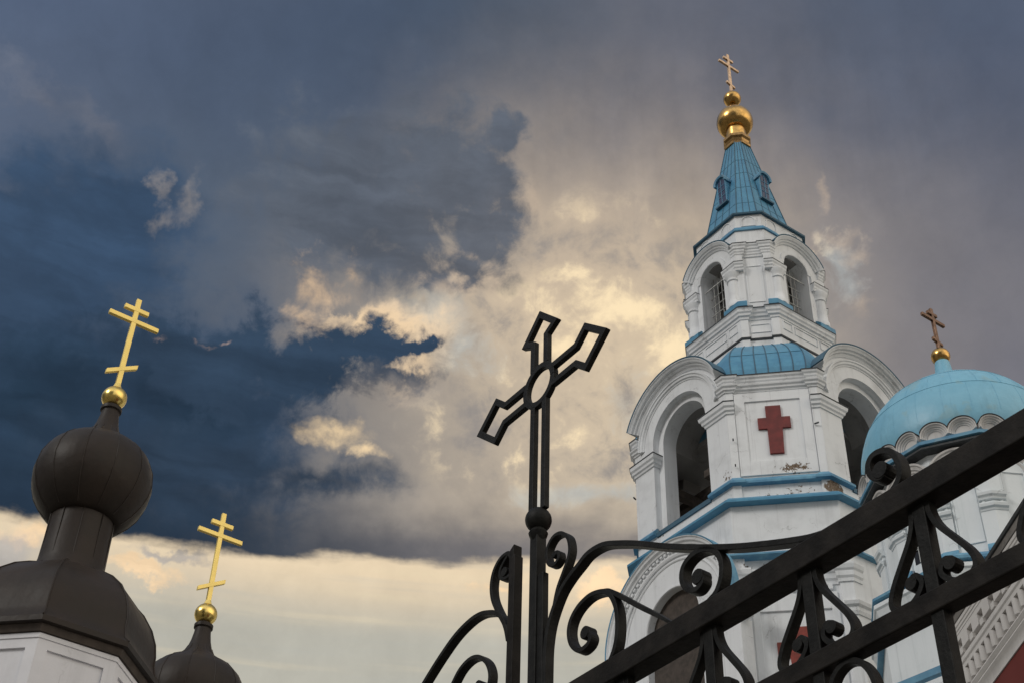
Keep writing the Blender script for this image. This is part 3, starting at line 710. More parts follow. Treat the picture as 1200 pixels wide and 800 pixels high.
for k in range(4):
    F = MAIN[k]; G = MAIN[(k + 1) % 4]; C = CHAM[k]
    out = [(-1.88, 51.0), (-.86, 51.0), (-.86, UZ)] + arcpts(UZ, .86, math.pi, 0, 24)[1:-1] + [(.86, UZ), (.86, 51.0), (1.88, 51.0)] + arcpts(UZ, 1.88, 0, math.pi, 36)
    MB().prism(F, out, 1.9, 3.14).build("upper_belfry_wall", WHITE, BT)
    rp = recplan(3.14, 1.88, 0.08, 0.35)[6 * k:6 * k + 6]
    pier = [F(1.88, 0, 2.3).to_2d()[:], F(1.88, 0, 3.14).to_2d()[:]] + rp[2:6] + [G(-1.88, 0, 3.14).to_2d()[:], G(-1.88, 0, 2.3).to_2d()[:]]
    MB().plan(pier, 51.01, 55.9).build("corner_pier", WHITE, BT)
    kk = K(3.14, 1.88) - .08
    mb = MB(); frame(mb, C, -.42, .42, 51.6, 54.15, kk, .05, .035); mb.build("panel_frame", WHITE, BT)
    gb = MB().arc(F, 54.75, [(1.58, 3.05), (1.58, 3.2), (1.63, 3.24), (1.67, 3.25), (1.69, 3.32), (1.77, 3.36), (1.79, 3.42), (1.87, 3.48), (1.92, 3.52), (1.96, 3.52), (1.96, 2.9)], 22, 158, 44).build("gable_moulding", WHITE, BT)
    MB().arc(F, 54.75, [(1.96, 3.53), (2.0, 3.55), (2.02, 3.55), (2.02, 2.0), (1.96, 2.0)], 25, 155, 44).build("gable_roof", NAVY, gb)
    MB().arc(F, 54.75, [(1.95, 3.0), (1.95, 2.0), (1.5, 2.0), (1.5, 3.0)], 24, 156, 32).build("gable_vault", WHITE, BT)
    MB().arc(F, UZ, [(.86, 3.1), (.86, 3.18), (.9, 3.2), (1.12, 3.2), (1.14, 3.1)], 0, 180, 32).build("moulding", WHITE, BT)
    # entablature over the corner
    mb = MB()
    mb.sweep(cornerpath(k, 3.15, 1.90, 0.08, 0.34, .30), [(-.1, 54.75), (.04, 54.77), (.05, 54.87), (.09, 54.93), (.10, 55.02), (.14, 55.1), (.14, 55.2), (.19, 55.26), (.20, 55.38), (.25, 55.46), (.27, 55.56), (-.1, 55.6)], False)
    mb.build("cornice", WHITE, BT)
    MB().sweep(cornerpath(k, 3.15, 1.90, 0.08, 0.34, .30), [(-.1, 55.61), (.29, 55.565), (.29, 55.6), (-.1, 55.64)], False).build("flashing", DARKROOF, BT)
    A = F(1.90, 0, 3.15).to_2d(); B = G(-1.90, 0, 3.15).to_2d(); uu = (B - A).normalized()
    for path, cs in (([F(1.0, 0, 3.14).to_2d(), A, A + uu * .34], (F, 1.54)), ([B - uu * .34, B, G(-1.0, 0, 3.14).to_2d()], (G, -1.54))):
        pth = [tuple(p) for p in path]
        MB().sweep(pth, [(-.1, 51.66), (.08, 51.62), (.34, 51.36), (.34, 51.06), (-.1, 51.04)], False).build("pedestal_cap", BLUE, BT)
        cc = cs[0](cs[1], 0, 3.12)
        co = MB().lathe([(.38, 51.4), (.38, 51.7), (.33, 51.76), (.315, 52.2), (.30, 53.2)], 24, (cc.x, cc.y)).build("column", WHITE, BT, smooth=40)
        MB().lathe([(.30, 53.15), (.36, 53.2), (.36, 53.28), (.32, 53.32), (.36, 53.48), (.44, 53.68), (.44, 53.76)], 24, (cc.x, cc.y)).build("capital", WHITE, co, smooth=40)
        MB().sweep(pth, [(-.1, 53.72), (.16, 53.72), (.18, 53.84), (.22, 53.9), (.23, 54.02), (.28, 54.1), (.30, 54.2), (-.1, 54.24)], False).build("impost", WHITE, BT)
        MB().sweep(pth, [(-.1, 54.25), (.31, 54.205), (.31, 54.25), (-.1, 54.30)], False).build("flashing", DARKROOF, BT)
        MB().sweep(pth, [(-.1, 54.28), (.12, 54.28), (.12, 54.76), (-.1, 54.76)], False).build("impost", WHITE, BT)
    mb = MB()
    for x_ in (-.6, -.3, 0, .3, .6): mb.bar(F(x_, 51.1, 2.42), F(x_, 55.5, 2.42), .035, .035)
    for z_ in (51.7, 52.3, 52.9, 53.5, 54.1): mb.bar(F(-.85, z_, 2.44), F(.85, z_, 2.44), .035, .035)
    mb.build("window_grille", GRILLE, BT)
    MB().bar(F(-.86, 54.35, 2.85), F(.86, 54.35, 2.85), .05, .05).build("tie_rod", GRILLE, BT)
MB().plan(octplan(2.6, 1.5), 50.9, 51.05).build("belfry_floor", WOOD, BT)
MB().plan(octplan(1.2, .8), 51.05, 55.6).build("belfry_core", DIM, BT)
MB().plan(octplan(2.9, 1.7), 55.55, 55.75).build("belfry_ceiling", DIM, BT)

# attic with blind niches under the eaves
MB().plan(octplan(2.74, 1.66), 55.6, 57.2).build("wall", WHITE, BT)
MB().sweep(octplan(2.66, 1.62), [(-.1, 57.46), (.06, 57.43), (.17, 57.2), (.17, 57.12), (-.1, 57.1)], True).build("ledge", BLUEDGE, BT)
MB().plan(octplan(2.56, 1.56), 57.2, 58.55).build("wall", WHITE, BT)
def niche(mb, F, s0, d, z0=57.66, r=.34):
    mb.arc(F, z0 + .33, [(r, d - .02), (r, d + .045), (r + .05, d + .045), (r + .05, d - .02)], 0, 180, 20, s0)
    for q in (-1, 1): mb.box(F, s0 + q * (r + .025) - .025, s0 + q * (r + .025) + .025, z0, z0 + .33, d - .02, d + .045)
    mb.box(F, s0 - r - .05, s0 + r + .05, z0 - .05, z0, d - .02, d + .06)
for k in range(4):
    for Fn, q, dn in ((CHAM[k], 0, K(2.56, 1.56)), (MAIN[k], -.86, 2.56), (MAIN[k], .86, 2.56)):
        mb = MB(); niche(mb, Fn, q, dn); mb.build("blind_niche", WHITE, BT)
MB().sweep(octplan(2.56, 1.56), [(-.4, 58.50), (.17, 58.46), (.19, 58.56), (.05, 58.66), (-.4, 58.7)], True).build("eaves", NAVY, BT)

# tent spire, dormers and gilded finial
spire = MB().loft([[(x, y, 58.6) for x, y in octplan(2.14, 1.31)], [(x, y, 67.0) for x, y in octplan(.62, .37)]])
spire.second()
def spR(z): f = (z - 58.6) / 8.4; return 2.14 + (.62 - 2.14) * f, 1.31 + (.37 - 1.31) * f
pts0, pts1 = octplan(2.14, 1.31), octplan(.62, .37)
for a, b in zip(pts0, pts1): spire.tube([(a[0], a[1], 58.62), (b[0], b[1], 67.0)], .035, 6)
for k in range(4):
    for Fc, kf, cnt in ((MAIN[k], lambda R, h: (R, h), 4), (CHAM[k], lambda R, h: (K(R, h), (R - h) / math.sqrt(2)), 3)):
        d0, h0 = kf(2.14, 1.31); d1, h1 = kf(.62, .37)
        for j in range(1, cnt):
            q = -1 + 2 * j / cnt
            spire.tube([Fc(h0 * q, 58.64, d0 + .004), Fc(h1 * q, 67.0, d1 + .004)], .020, 5)
        for z in (60.3, 61.9, 63.4, 64.8):
            f = (z - 58.6) / 8.4; d_ = d0 + (d1 - d0) * f; h_ = h0 + (h1 - h0) * f
            spire.tube([Fc(-h_ * .97, z, d_ + .003), Fc(h_ * .97, z, d_ + .003)], .011, 5)
spo = spire.build("spire", BLUE, BT, m2=NAVY)
for k in range(4):
    F = MAIN[k]
    out = [(-.38, 61.15), (.38, 61.15), (.38, 62.95)] + arcpts(62.95, .38, 0, math.pi, 14)[1:-1] + [(-.38, 62.95)]
    dm = MB().prism(F, out, 1.1, 1.72).build("dormer", BLUE, spo)
    MB().arc(F, 62.95, [(.36, 1.84), (.46, 1.88), (.49, 1.88), (.49, 1.1), (.36, 1.1)], -12, 192, 18).build("hood", BLUEDGE, dm)
    MB().box(F, -.46, .46, 61.05, 61.17, 1.3, 1.88).build("sill", NAVY, dm)
    win = [(-.27, 61.3), (.27, 61.3), (.27, 62.95)] + arcpts(62.95, .27, 0, math.pi, 12)[1:-1] + [(-.27, 62.95)]
    wn = MB().prism(F, win, 1.6, 1.735).build("window", BLUEGLASS, dm)
    mb = MB(); mb.box(F, -.02, .02, 61.3, 63.2, 1.72, 1.76)
    for z_ in (61.85, 62.25, 62.65): mb.box(F, -.27, .27, z_ - .015, z_ + .015, 1.72, 1.755)
    mb.build("glazing_bar", BLUEDGE, wn)
MB().loft([[(x, y, z) for x, y in octplan(R, R * .414)] for R, z in ((.60, 66.75), (.74, 66.8), (.76, 66.95), (.66, 67.15), (.70, 67.3), (.80, 67.42), (.80, 67.62), (.6, 67.7))]).build("collar", GOLDDULL, BT)
MB().lathe([(.56, 67.5), (.60, 67.8), (.59, 68.9), (.60, 69.0)], 32).build("finial_drum", GOLD, BT, smooth=40)
MB().lathe([(.58, 68.62), (.80, 68.68), (.98, 68.85), (1.08, 69.1), (1.11, 69.38), (1.07, 69.68), (.94, 69.98), (.72, 70.26), (.46, 70.46), (.28, 70.58), (.20, 70.72), (.17, 71.0)], 40).build("onion_finial", GOLD, BT, smooth=60)
MB().sphere((0, 0, 71.58), .55).build("orb", GOLD, BT, smooth=60)
orthodox_cross(BT, PINKGOLD, 72.0, 75.9, 75.42, 74.8, 72.95, .80, 1.66, .66, .17, .13, -.22, yaw=0.0)
# ------------------------------------------------------------------ domed church beside the tower
CH = thing("domed_church", "white church drum with pale turquoise dome, scalloped blind arches and small gold orb", "church",
           (46 * math.sin(R_(21.2)), 46 * math.cos(R_(21.2)), 0), R_(34.54))
def ngon(n, R, off=0.0): return [(R * math.cos(2 * math.pi * (i + off) / n), R * math.sin(2 * math.pi * (i + off) / n)) for i in range(n)]
c15 = math.cos(R_(15))
MB().plan(ngon(12, 3.45, .5), 26.6, 31.6).build("drum_wall", WHITE2, CH)
# dome
prof = [(3.45, 31.5), (3.5, 31.9), (3.60, 32.15), (3.655, 32.4)]
for i in range(0, 23):
    t = R_(i * 4.0); prof.append((3.68 * math.cos(t), 32.6 + 3.68 * math.sin(t)))
prof = [p for p in prof if p[0] > .98 or p[1] < 36]
prof += [(.95, 36.20), (.66, 36.42), (.46, 36.72), (.34, 37.1), (.28, 37.65)]
prof.sort(key=lambda p: p[1]) if False else None
dome = MB().lathe(prof, 72)
for el_ in (24, 44, 66):
    t = R_(el_); dome.tube([(3.685 * math.cos(t) * math.cos(a), 3.685 * math.cos(t) * math.sin(a), 32.6 + 3.685 * math.sin(t)) for a in [2 * math.pi * i / 72 for i in range(73)]], .010, 5)
for i in range(24):
    a = 2 * math.pi * i / 24
    for e0, e1, sh in ((0, 24, 0), (24, 44, .5), (44, 66, 0)):
        aa = a + sh * 2 * math.pi / 24
        dome.tube([(3.683 * math.cos(R_(e)) * math.cos(aa), 3.683 * math.cos(R_(e)) * math.sin(aa), 32.6 + 3.683 * math.sin(R_(e))) for e in [e0 + (e1 - e0) * q / 6 for q in range(7)]], .006, 4)
dome.build("dome", DOMEBLUE, CH, smooth=50)
MB().sphere((0, 0, 37.98), .37).build("orb", GOLD, CH, smooth=60)
orthodox_cross(CH, BRONZE, 38.25, 40.42, 40.14, 39.85, 38.72, .54, 1.30, .50, .14, .11, -.16, yaw=0.0)
ap = 3.45 * c15
ak = 3.56
for k in range(12):
    F = Face(30 * k)
    for q in (-.475, .475):
        ko = MB().prism(F, [(q - .475, 31.4), (q + .475, 31.4)] + arcpts(31.78, .475, 0, math.pi, 16, q), ak - .35, ak).build("kokoshnik", CREAM, CH)
        MB().arc(F, 31.76, [(.27, ak - .02), (.27, ak + .03), (.31, ak + .05), (.33, ak + .09), (.37, ak + .10), (.385, ak + .15), (.43, ak + .17), (.445, ak + .22), (.485, ak + .23), (.485, ak - .05)], -8, 188, 20, q).build("moulding", CREAM, ko)
        MB().arc(F, 31.76, [(.487, ak + .245), (.505, ak + .26), (.518, ak + .26), (.518, ak - .35), (.487, ak - .35)], 22, 158, 20, q).build("roof_edge", DARKROOF, ko)
dp = ngon(12, 3.45, .5)
MB().sweep(dp, [(-.2, 31.68), (.2, 31.66), (.46, 31.58), (.46, 31.45), (-.2, 31.38)], True).build("ledge", BLUEDGE, CH)
MB().sweep(dp, [(-.2, 31.375), (.40, 31.375), (.40, 31.30), (-.2, 31.25)], True).build("flashing", DARKROOF, CH)
for k in range(12):
    F = Face(30 * k); hw = 3.45 * math.sin(R_(15))
    # broad blind arch of each side, window in it, cluster of shafts at the corner
    ar = MB().arc(F, 30.2, [(.60, ap - .05), (.60, ap + .03), (.64, ap + .06), (.68, ap + .06), (.70, ap + .10), (.78, ap + .12), (.80, ap + .17), (.90, ap + .19), (.93, ap + .24), (1.0, ap + .25), (1.02, ap + .02)], 18, 162, 24).build("blind_arch", CREAM, CH)
    MB().arc(F, 30.2, [(.44, ap - .05), (.44, ap + .02), (.5, ap + .05), (.54, ap + .02), (.54, ap - .05)], 0, 180, 20).build("moulding", CREAM, ar)
    wz0, wz1 = 27.5, 30.0
    win = [(-.36, wz0), (.36, wz0), (.36, wz1)] + arcpts(wz1, .36, 0, math.pi, 14)[1:-1] + [(-.36, wz1)]
    if k in (6, 0, 3, 9):
        wn = MB().prism(F, win, ap - .3, ap + .012).build("window", GLASS, CH)
        mb = MB()
        for x_ in (-.12, .12): mb.box(F, x_ - .015, x_ + .015, wz0, wz1 + .3, ap + .02, ap + .05)
        for z_ in (28.0, 28.6, 29.2, 29.8): mb.box(F, -.36, .36, z_ - .015, z_ + .015, ap + .022, ap + .052)
        mb.build("window_grille", GRILLE, wn)
    else:
        fr = MB(); frame(fr, F, -.42, .42, wz0, wz1 + .2, ap, .05, .04); fr.build("panel_frame", WHITE2, CH)
    Cn = Face(30 * k + 15); rc = 3.45
    A = F(hw * .52, 0, ap).to_2d(); M = Cn(0, 0, rc).to_2d(); B = Face(30 * k + 30)(-hw * .52, 0, ap).to_2d()
    pth = [tuple(A), tuple(M), tuple(B)]
    MB().sweep(pth, [(-.1, 27.2), (.12, 27.2), (.12, 28.9), (-.1, 28.9)], False).build("pilaster", WHITE2, CH)
    for z_ in (28.55, 29.0):
        MB().sweep(pth, [(-.05, z_), (.14, z_), (.16, z_ + .07), (.23, z_ + .12), (.25, z_ + .22), (-.05, z_ + .26)], False).build("capital", WHITE2, CH)
    MB().sweep(pth, [(-.05, 29.25), (.10, 29.25), (.10, 30.6), (-.05, 30.6)], False).build("pilaster", WHITE2, CH)
    MB().sweep(pth, [(-.05, 27.35), (.16, 27.3), (.30, 27.08), (.30, 26.98), (-.05, 26.95)], False).build("ledge", BLUEDGE, CH)
    for q in (-1, 1):
        MB().lathe([(.075, 27.3), (.07, 28.0), (.07, 30.2)], 10, F(q * .60, 0, ap + .02).to_2d()[:]).build("shaft", WHITE2, CH, smooth=40)
# octagonal base with its blue skirt
bp = ngon(8, 4.25, .5)
MB().loft([[(x, y, 26.45) for x, y in ngon(8, 4.5, .5)], [(x, y, 26.55) for x, y in ngon(8, 4.5, .5)], [(x, y, 27.05) for x, y in ngon(8, 3.75, .5)]]).build("skirt_roof", BLUEDGE, CH)
MB().plan(bp, 0, 26.45).build("base_wall", WHITE2, CH)
MB().sweep(bp, [(-.1, 25.75), (.05, 25.78), (.10, 25.9), (.16, 26.1), (.22, 26.16), (.22, 26.3), (-.1, 26.44)], True).build("cornice", WHITE2, CH)
MB().sweep(bp, [(-.1, 25.4), (.02, 25.4), (.20, 25.22), (.20, 25.12), (-.1, 25.1)], True).build("ledge", BLUEDGE, CH)

# ------------------------------------------------------------------ red-walled building with the rich white cornice
ang = R_(176.0); tv = Vector((math.sin(ang), math.cos(ang), 0)); nv_ = Vector((-tv.y, tv.x, 0))
if nv_.x > 0: nv_ = -nv_
o_ = Vector((5.3, 16.4, 0)) + tv * 1.05
RB = thing("red_building", "dark red rendered building with deep white corbelled cornice at lower right", "building", o_)
# local frame: s along the wall towards the viewer, d out of the wall
FP = Plane((0, 0, 0), tv, nv_)
e2 = Vector((math.sin(R_(320)), math.cos(R_(320)), 0))
LN = 12.0
foot = [Vector((0, 0, 0)), tv * LN, tv * LN - nv_ * 7, -nv_ * 7]
MB().plan([tuple(p.to_2d()) for p in foot], 0, 9.32).build("wall", RED, RB)
MB().plan([tuple(p.to_2d()) for p in [tv * .02 - nv_ * .02, tv * (LN - .05) - nv_ * .02, tv * (LN - .1) - nv_ * 6.9, tv * .02 - nv_ * 6.9]], 9.3, 10.3).build("frieze", CREAM, RB)
AO = -tv * .25
MB().plan([tuple(p.to_2d()) for p in [AO, AO + e2 * 6, AO + e2 * 6 - nv_ * 5, AO - nv_ * 5]], 0, 9.85).build("annex_wall", WHITE2, RB)
pth = [tuple((tv * LN).to_2d()), (0, 0), tuple((-nv_ * 6).to_2d())]
# path order decides which side is out
def out_prof(mb, prof, p0=pth):
    a = Vector(p0[1]) - Vector(p0[0]); nn = Vector((a.y, -a.x))
    if nn.dot(nv_.to_2d()) < 0: p0 = p0[::-1]
    return mb.sweep(p0, prof, False)
out_prof(MB(), [(-.05, 9.22), (.015, 9.22), (.015, 9.31), (.03, 9.33), (.05, 9.365), (.03, 9.40), (.04, 9.41), (.06, 9.445), (.04, 9.48), (-.05, 9.485)]).build("moulding", CREAM, RB, smooth=50)
out_prof(MB(), [(-.05, 9.70), (.05, 9.70), (.05, 9.75), (.065, 9.77), (.065, 9.82), (.045, 9.85), (-.05, 9.86)]).build("moulding", CREAM, RB)
mb = MB()
i = 0
while .09 + i * .175 < LN:
    sc_ = .09 + i * .175
    mb.lathe([(.001, 9.495), (.045, 9.51), (.052, 9.56), (.052, 9.695)], 10, (FP(sc_, 0, .012).x, FP(sc_, 0, .012).y)); i += 1
mb.build("corbel_row", CREAM, RB, smooth=50)
mb = MB()
i = 0
while .1 + i * .35 < LN:                      # stepped dentil band pierced by square holes
    s0 = .0 + i * .35
    mb.box(FP, s0 + .0, s0 + .20, 9.92, 10.12, -.04, .055); mb.box(FP, s0 + .20, s0 + .35, 10.05, 10.12, -.04, .055)
    mb.box(FP, s0 + .225, s0 + .325, 9.88, 9.955, -.04, .05)
    i += 1
mb.build("dentil_band", CREAM, RB)
out_prof(MB(), [(-.05, 10.12), (.06, 10.12), (.06, 10.15), (.07, 10.16), (.07, 10.19), (.08, 10.20), (.08, 10.24), (-.05, 10.25)]).build("moulding", CREAM, RB)
out_prof(MB(), [(-.3, 10.25), (.09, 10.25), (.11, 10.31), (-.3, 10.33)]).build("soffit_board", SOFFIT, RB)
out_prof(MB(), [(-.3, 10.335), (.13, 10.32), (.14, 10.35), (-.3, 10.42)]).build("eaves", DARKROOF, RB)
MB().bar(AO + Vector((-.02, 0, 9.98)), AO + e2 * 6 + Vector((-.02, 0, 9.98)), .09, .09).build("gutter", BLUEDGE, RB)
apex = (tv * (LN - .5) - nv_ * 3.4, tv * .5 - nv_ * 3.4)
rf = MB()
rv = [rf.bm.verts.new(p + Vector((0, 0, z))) for p, z in ((foot[0] + nv_ * .05, 10.40), (foot[1] + nv_ * .05, 10.40), (apex[0], 11.6), (apex[1], 11.6), (foot[2], 10.40), (foot[3], 10.40))]
rf.face((rv[0], rv[1], rv[2], rv[3])); rf.face((rv[1], rv[4], rv[2])); rf.face((rv[4], rv[5], rv[3], rv[2])); rf.face((rv[5], rv[0], rv[3]))
rf.build("roof", DARKROOF, RB)

# ------------------------------------------------------------------ gate turrets with dark onion domes
G1 = "dark domed turrets at the left"
def turret():
    t = thing("domed_turret", "larger nearer turret with dark onion dome above a white panelled drum", "turret",
              (20 * math.sin(R_(-18.99)), 20 * math.cos(R_(-18.99)), 0), R_(34.54), G1)
    a8 = [2 * math.pi * (i + .5) / 8 for i in range(8)]
    def oc(R, z): return [(R * math.cos(a), R * math.sin(a), z) for a in a8]
    w = MB().loft([oc(1.42, 0), oc(1.42, 11.0)]).build("drum_wall", DRUMWHITE, t)
    for k in range(8):
        F = Face(45 * k); apo = 1.42 * math.cos(R_(22.5)); hw = 1.42 * math.sin(R_(22.5))
        mb = MB(); mb.box(F, -hw + .14, hw - .14, 10.86, 11.0, apo - .02, apo + .035); mb.build("top_rail", DRUMWHITE, w)
        C = Face(45 * k + 22.5); G = Face(45 * k + 45)
        pth = [F(hw - .14, 0, apo).to_2d()[:], C(0, 0, 1.42).to_2d()[:], G(-hw + .14, 0, apo).to_2d()[:]]
        MB().sweep(pth, [(-.02, 0.05), (.035, 0.05), (.035, 11.0), (-.02, 11.0)], False).build("corner_pilaster", DRUMWHITE, w)
    pl = [p[:2] for p in oc(1.42, 0)]
    MB().sweep(pl, [(-.1, 11.0), (.05, 11.0), (.05, 11.07), (-.1, 11.08)], True).build("moulding", DRUMWHITE, t)
    MB().sweep(pl, [(-.1, 11.08), (.08, 11.08), (.11, 11.16), (.11, 11.2), (-.1, 11.22)], True).build("fascia", WOOD, t)
    prof = [(1.46, 11.17), (1.62, 11.19), (1.62, 11.27), (1.53, 11.36), (1.49, 11.5), (1.485, 11.66), (1.45, 11.85), (1.36, 12.07), (1.20, 12.30), (.98, 12.50), (.74, 12.65), (.56, 12.74), (.50, 12.80)]
    mb = MB().loft([oc(r, z) for r, z in prof])
    for a in a8: mb.tube([(r * math.cos(a) * 1.003, r * math.sin(a) * 1.003, z) for r, z in prof[2:]], .014, 5)
    mb.build("roof", COPPER, t, smooth=32)
    mb = MB().lathe([(.56, 12.70), (.525, 12.8), (.50, 12.95), (.49, 13.4), (.485, 13.8), (.50, 13.95)], 40)
    for i in range(10):
        a = 2 * math.pi * i / 10; mb.tube([(.497 * math.cos(a), .497 * math.sin(a), z) for z in (12.9, 13.9)], .008, 4)
    mb.build("neck", COPPER, t, smooth=40)
    prof = [(.50, 13.72), (.575, 13.76), (.705, 13.90), (.82, 14.08), (.895, 14.29), (.92, 14.50), (.89, 14.72), (.80, 14.93), (.66, 15.08), (.48, 15.19), (.35, 15.28), (.265, 15.38), (.215, 15.49), (.175, 15.63), (.15, 15.78), (.135, 15.95)]
    mb = MB().lathe(prof, 48)
    for i in range(12):
        a = 2 * math.pi * i / 12; mb.tube([((r + .002) * math.cos(a), (r + .002) * math.sin(a), z) for r, z in prof[1:13]], .008, 4)
    dm = mb.build("onion_dome", COPPER, t, smooth=50)
    MB().lathe([(.13, 15.86), (.17, 15.89), (.17, 15.95), (.12, 15.99)], 24).build("collar", COPPER, dm, smooth=30)
    MB().sphere((0, 0, 16.17), .205).build("orb", ORBGOLD, t, smooth=60)
    MB().lathe([(.07, 16.34), (.085, 16.36), (.06, 16.42), (.05, 16.46)], 16).build("cross_socket", CROSSGOLD, t, smooth=40)
    orthodox_cross(t, CROSSGOLD, 16.4, 18.32, 18.08, 17.83, 16.78, .44, .90, .50, .086, .06, .30, yaw=0.0)
    return t
T1 = turret()
T2 = copy_tree(T1)
T2.location = (23.7 * math.sin(R_(-12.99)), 23.7 * math.cos(R_(-12.99)), -1.60)
T2["label"] = "lower turret with only its dark dome tip and gold cross rising above the bottom edge"
# ------------------------------------------------------------------ wrought iron gate
GO = Vector((0.08466, 3.19888, 0))
GT = Vector((0.56698, -0.82373, 0)); GN = Vector((-0.82373, -0.56698, 0))
GP = Plane((0, 0, 0), GT, GN)
G2 = "leaves of the wrought iron gate"
leaf = thing("iron_gate_leaf", "right black iron gate leaf, scrolls over heavy rails, tall hollow cross on its stile", "gate", GO, 0, G2)
leaf2 = thing("iron_gate_leaf", "left black iron gate leaf with pointed stile and scrolls, left of the cross", "gate", GO, 0, G2)

def smooth_curve(pts, k=5):
    P = [Vector(p) for p in pts]; Q = []
    for i in range(len(P) - 1):
        p0, p1, p2, p3 = P[max(i - 1, 0)], P[i], P[i + 1], P[min(i + 2, len(P) - 1)]
        for j in range(k):
            t = j / k
            Q.append(tuple(0.5 * ((2 * p1) + (p2 - p0) * t + (2 * p0 - 5 * p1 + 4 * p2 - p3) * t * t + (3 * p1 - p0 - 3 * p2 + p3) * t ** 3)))
    Q.append(tuple(P[-1])); return Q
SW, SD = 0.013, 0.025
def scroll(name, pts, parent, w=SW, dep=SD, ball=None, tapered=False, m_=None):
    c = smooth_curve(pts)
    n = len(c); tp = None
    if tapered: tp = [1 - .75 * max(0, (i / n - .6) / .4) for i in range(n)]
    mb = MB().ribbon(GP, c, w, dep, tp)
    if ball: mb.tube([GP(ball[0], ball[1], -dep * .55), GP(ball[0], ball[1], dep * .55)], ball[2], 14)
    return mb.build(name, m_ or IRON, parent, bevel=0.0015)

# stile of the right leaf, orb and hollow cross
MB().box(GP, -.0155, .0155, 0.15, 3.668, -.0155, .0155).build("stile", IRON, leaf, bevel=0.002)
MB().box(GP, .0156, .040, 2.6, 3.53, -.006, .012).build("cover_strip", IRON, leaf, bevel=0.002)
MB().lathe([(.014, 3.64), (.023, 3.655), (.026, 3.665), (.022, 3.672), (.016, 3.68)], 20).build("collar", IRON, leaf, smooth=40)
MB().sphere((0, 0, 3.707), .0355, 24, 16).build("orb", IRON, leaf, smooth=60)
bw = 0.0165
CZ = 4.158
cr = MB()
cr.arc(GP, CZ, [(.0535, -bw / 2), (.0535, bw / 2), (.074, bw / 2), (.074, -bw / 2)], 0, 360, 40)
cr.box(GP, -.0365, -.0165, 3.73, CZ - .062, -bw / 2, bw / 2)
cr.box(GP, .0165, .0365, 3.73, CZ - .062, -bw / 2, bw / 2)
cross = cr.build("cross", IRON, leaf, bevel=0.002)
arm = [(.063, .031), (.168, .031), (.212, .071), (.292, .0), (.212, -.071), (.168, -.031), (.063, -.031)]
def strip(pts, w):                           # closed-corner flat bar, mitred
    P = [Vector(p) for p in pts]; n = len(P); L = []; Rr = []
    for i in range(n):
        a = (P[i] - P[max(i - 1, 0)]) if i else (P[1] - P[0]); b = (P[min(i + 1, n - 1)] - P[i]) if i < n - 1 else a
        n1 = Vector((-a.y, a.x)).normalized(); n2 = Vector((-b.y, b.x)).normalized()
        mt = (n1 + n2) / max(.3, 1 + n1.dot(n2)); L.append(P[i] + mt * w / 2); Rr.append(P[i] - mt * w / 2)
    return L, Rr
for ang_ in (0, 90, 180):
    ca, sa = math.cos(R_(ang_)), math.sin(R_(ang_))
    pts = arm if ang_ != 90 else [(a * (.262 / .292 if a > .2 else 1), b) for a, b in arm]
    pts = [(ca * a - sa * b, CZ + sa * a + ca * b) for a, b in pts]
    L, Rr = strip(pts, .0205)
    rings = [[GP(l.x, l.y, -bw / 2), GP(r.x, r.y, -bw / 2), GP(r.x, r.y, bw / 2), GP(l.x, l.y, bw / 2)] for l, r in zip(L, Rr)]
    MB().loft(rings).build("cross_arm", IRON, cross, bevel=0.002)

# rails
MB().box(GP, .0, 2.9, 3.112, 3.168, -.027, .027).build("rail", RUSTIRON, leaf, bevel=0.003)
MB().box(GP, .0, 2.9, 2.892, 2.934, -.018, .018).build("rail", RUSTIRON, leaf, bevel=0.003)
MB().box(GP, .0, 2.9, 0.25, 0.30, -.018, .018).build("rail", RUSTIRON, leaf, bevel=0.003)
STEP = 0.288
for i in range(9):
    t0 = 0.332 + STEP * i - (0.0)
    MB().box(GP, t0 - .0145, t0 + .0145, 0.28, 3.114, -.0125, .0125).build("bar", IRON, leaf, bevel=0.002)
    for sgn in (-1, 1):
        pts = [(.019, 3.112), (.022, 3.085), (.034, 3.055), (.062, 3.015), (.086, 2.98), (.0965, 2.952), (.088, 2.934), (.060, 2.929), (.034, 2.943), (.022, 2.963), (.034, 2.982), (.052, 2.974)]
        scroll("scroll", [(t0 + sgn * a, b) for a, b in pts], leaf, w=.011, dep=.022, ball=(t0 + sgn * .045, 2.970, .0135))
    if i % 2 == 0:
        scroll("scroll", [(t0 + a, b) for a, b in [(.118, 2.62), (.124, 2.72), (.127, 2.79), (.124, 2.835), (.103, 2.872), (.072, 2.888), (.043, 2.880), (.026, 2.858), (.028, 2.825), (.048, 2.806), (.070, 2.815), (.074, 2.835)]],
               leaf, w=.012, dep=.022, ball=(t0 + .065, 2.828, .0135))

# cresting scrolls of the right leaf
scroll("scroll", [(0.047, 3.14), (0.048, 3.257), (0.052, 3.322), (0.068, 3.379), (0.105, 3.4346), (0.142, 3.4617), (0.1833, 3.4798), (0.2206, 3.4934), (0.277, 3.489), (0.3409, 3.4617), (0.4099, 3.426), (0.5047, 3.3712), (0.6214, 3.3103), (0.7183, 3.2637), (0.8044, 3.227), (0.8719, 3.2003), (0.9331, 3.1789), (0.9931, 3.166)], leaf, w=.014, dep=.026)
scroll("scroll", [(0.078, 3.395), (0.095, 3.4505), (0.1201, 3.4892), (0.1383, 3.5171), (0.1462, 3.5429), (0.14, 3.576), (0.1252, 3.5956), (0.1039, 3.6106), (0.0769, 3.6127), (0.0554, 3.5954), (0.0493, 3.568), (0.0615, 3.5396), (0.0844, 3.530), (0.100, 3.5398), (0.0975, 3.5568), (0.082, 3.562)], leaf, w=.011, dep=.022, ball=(.083, 3.557, .009))
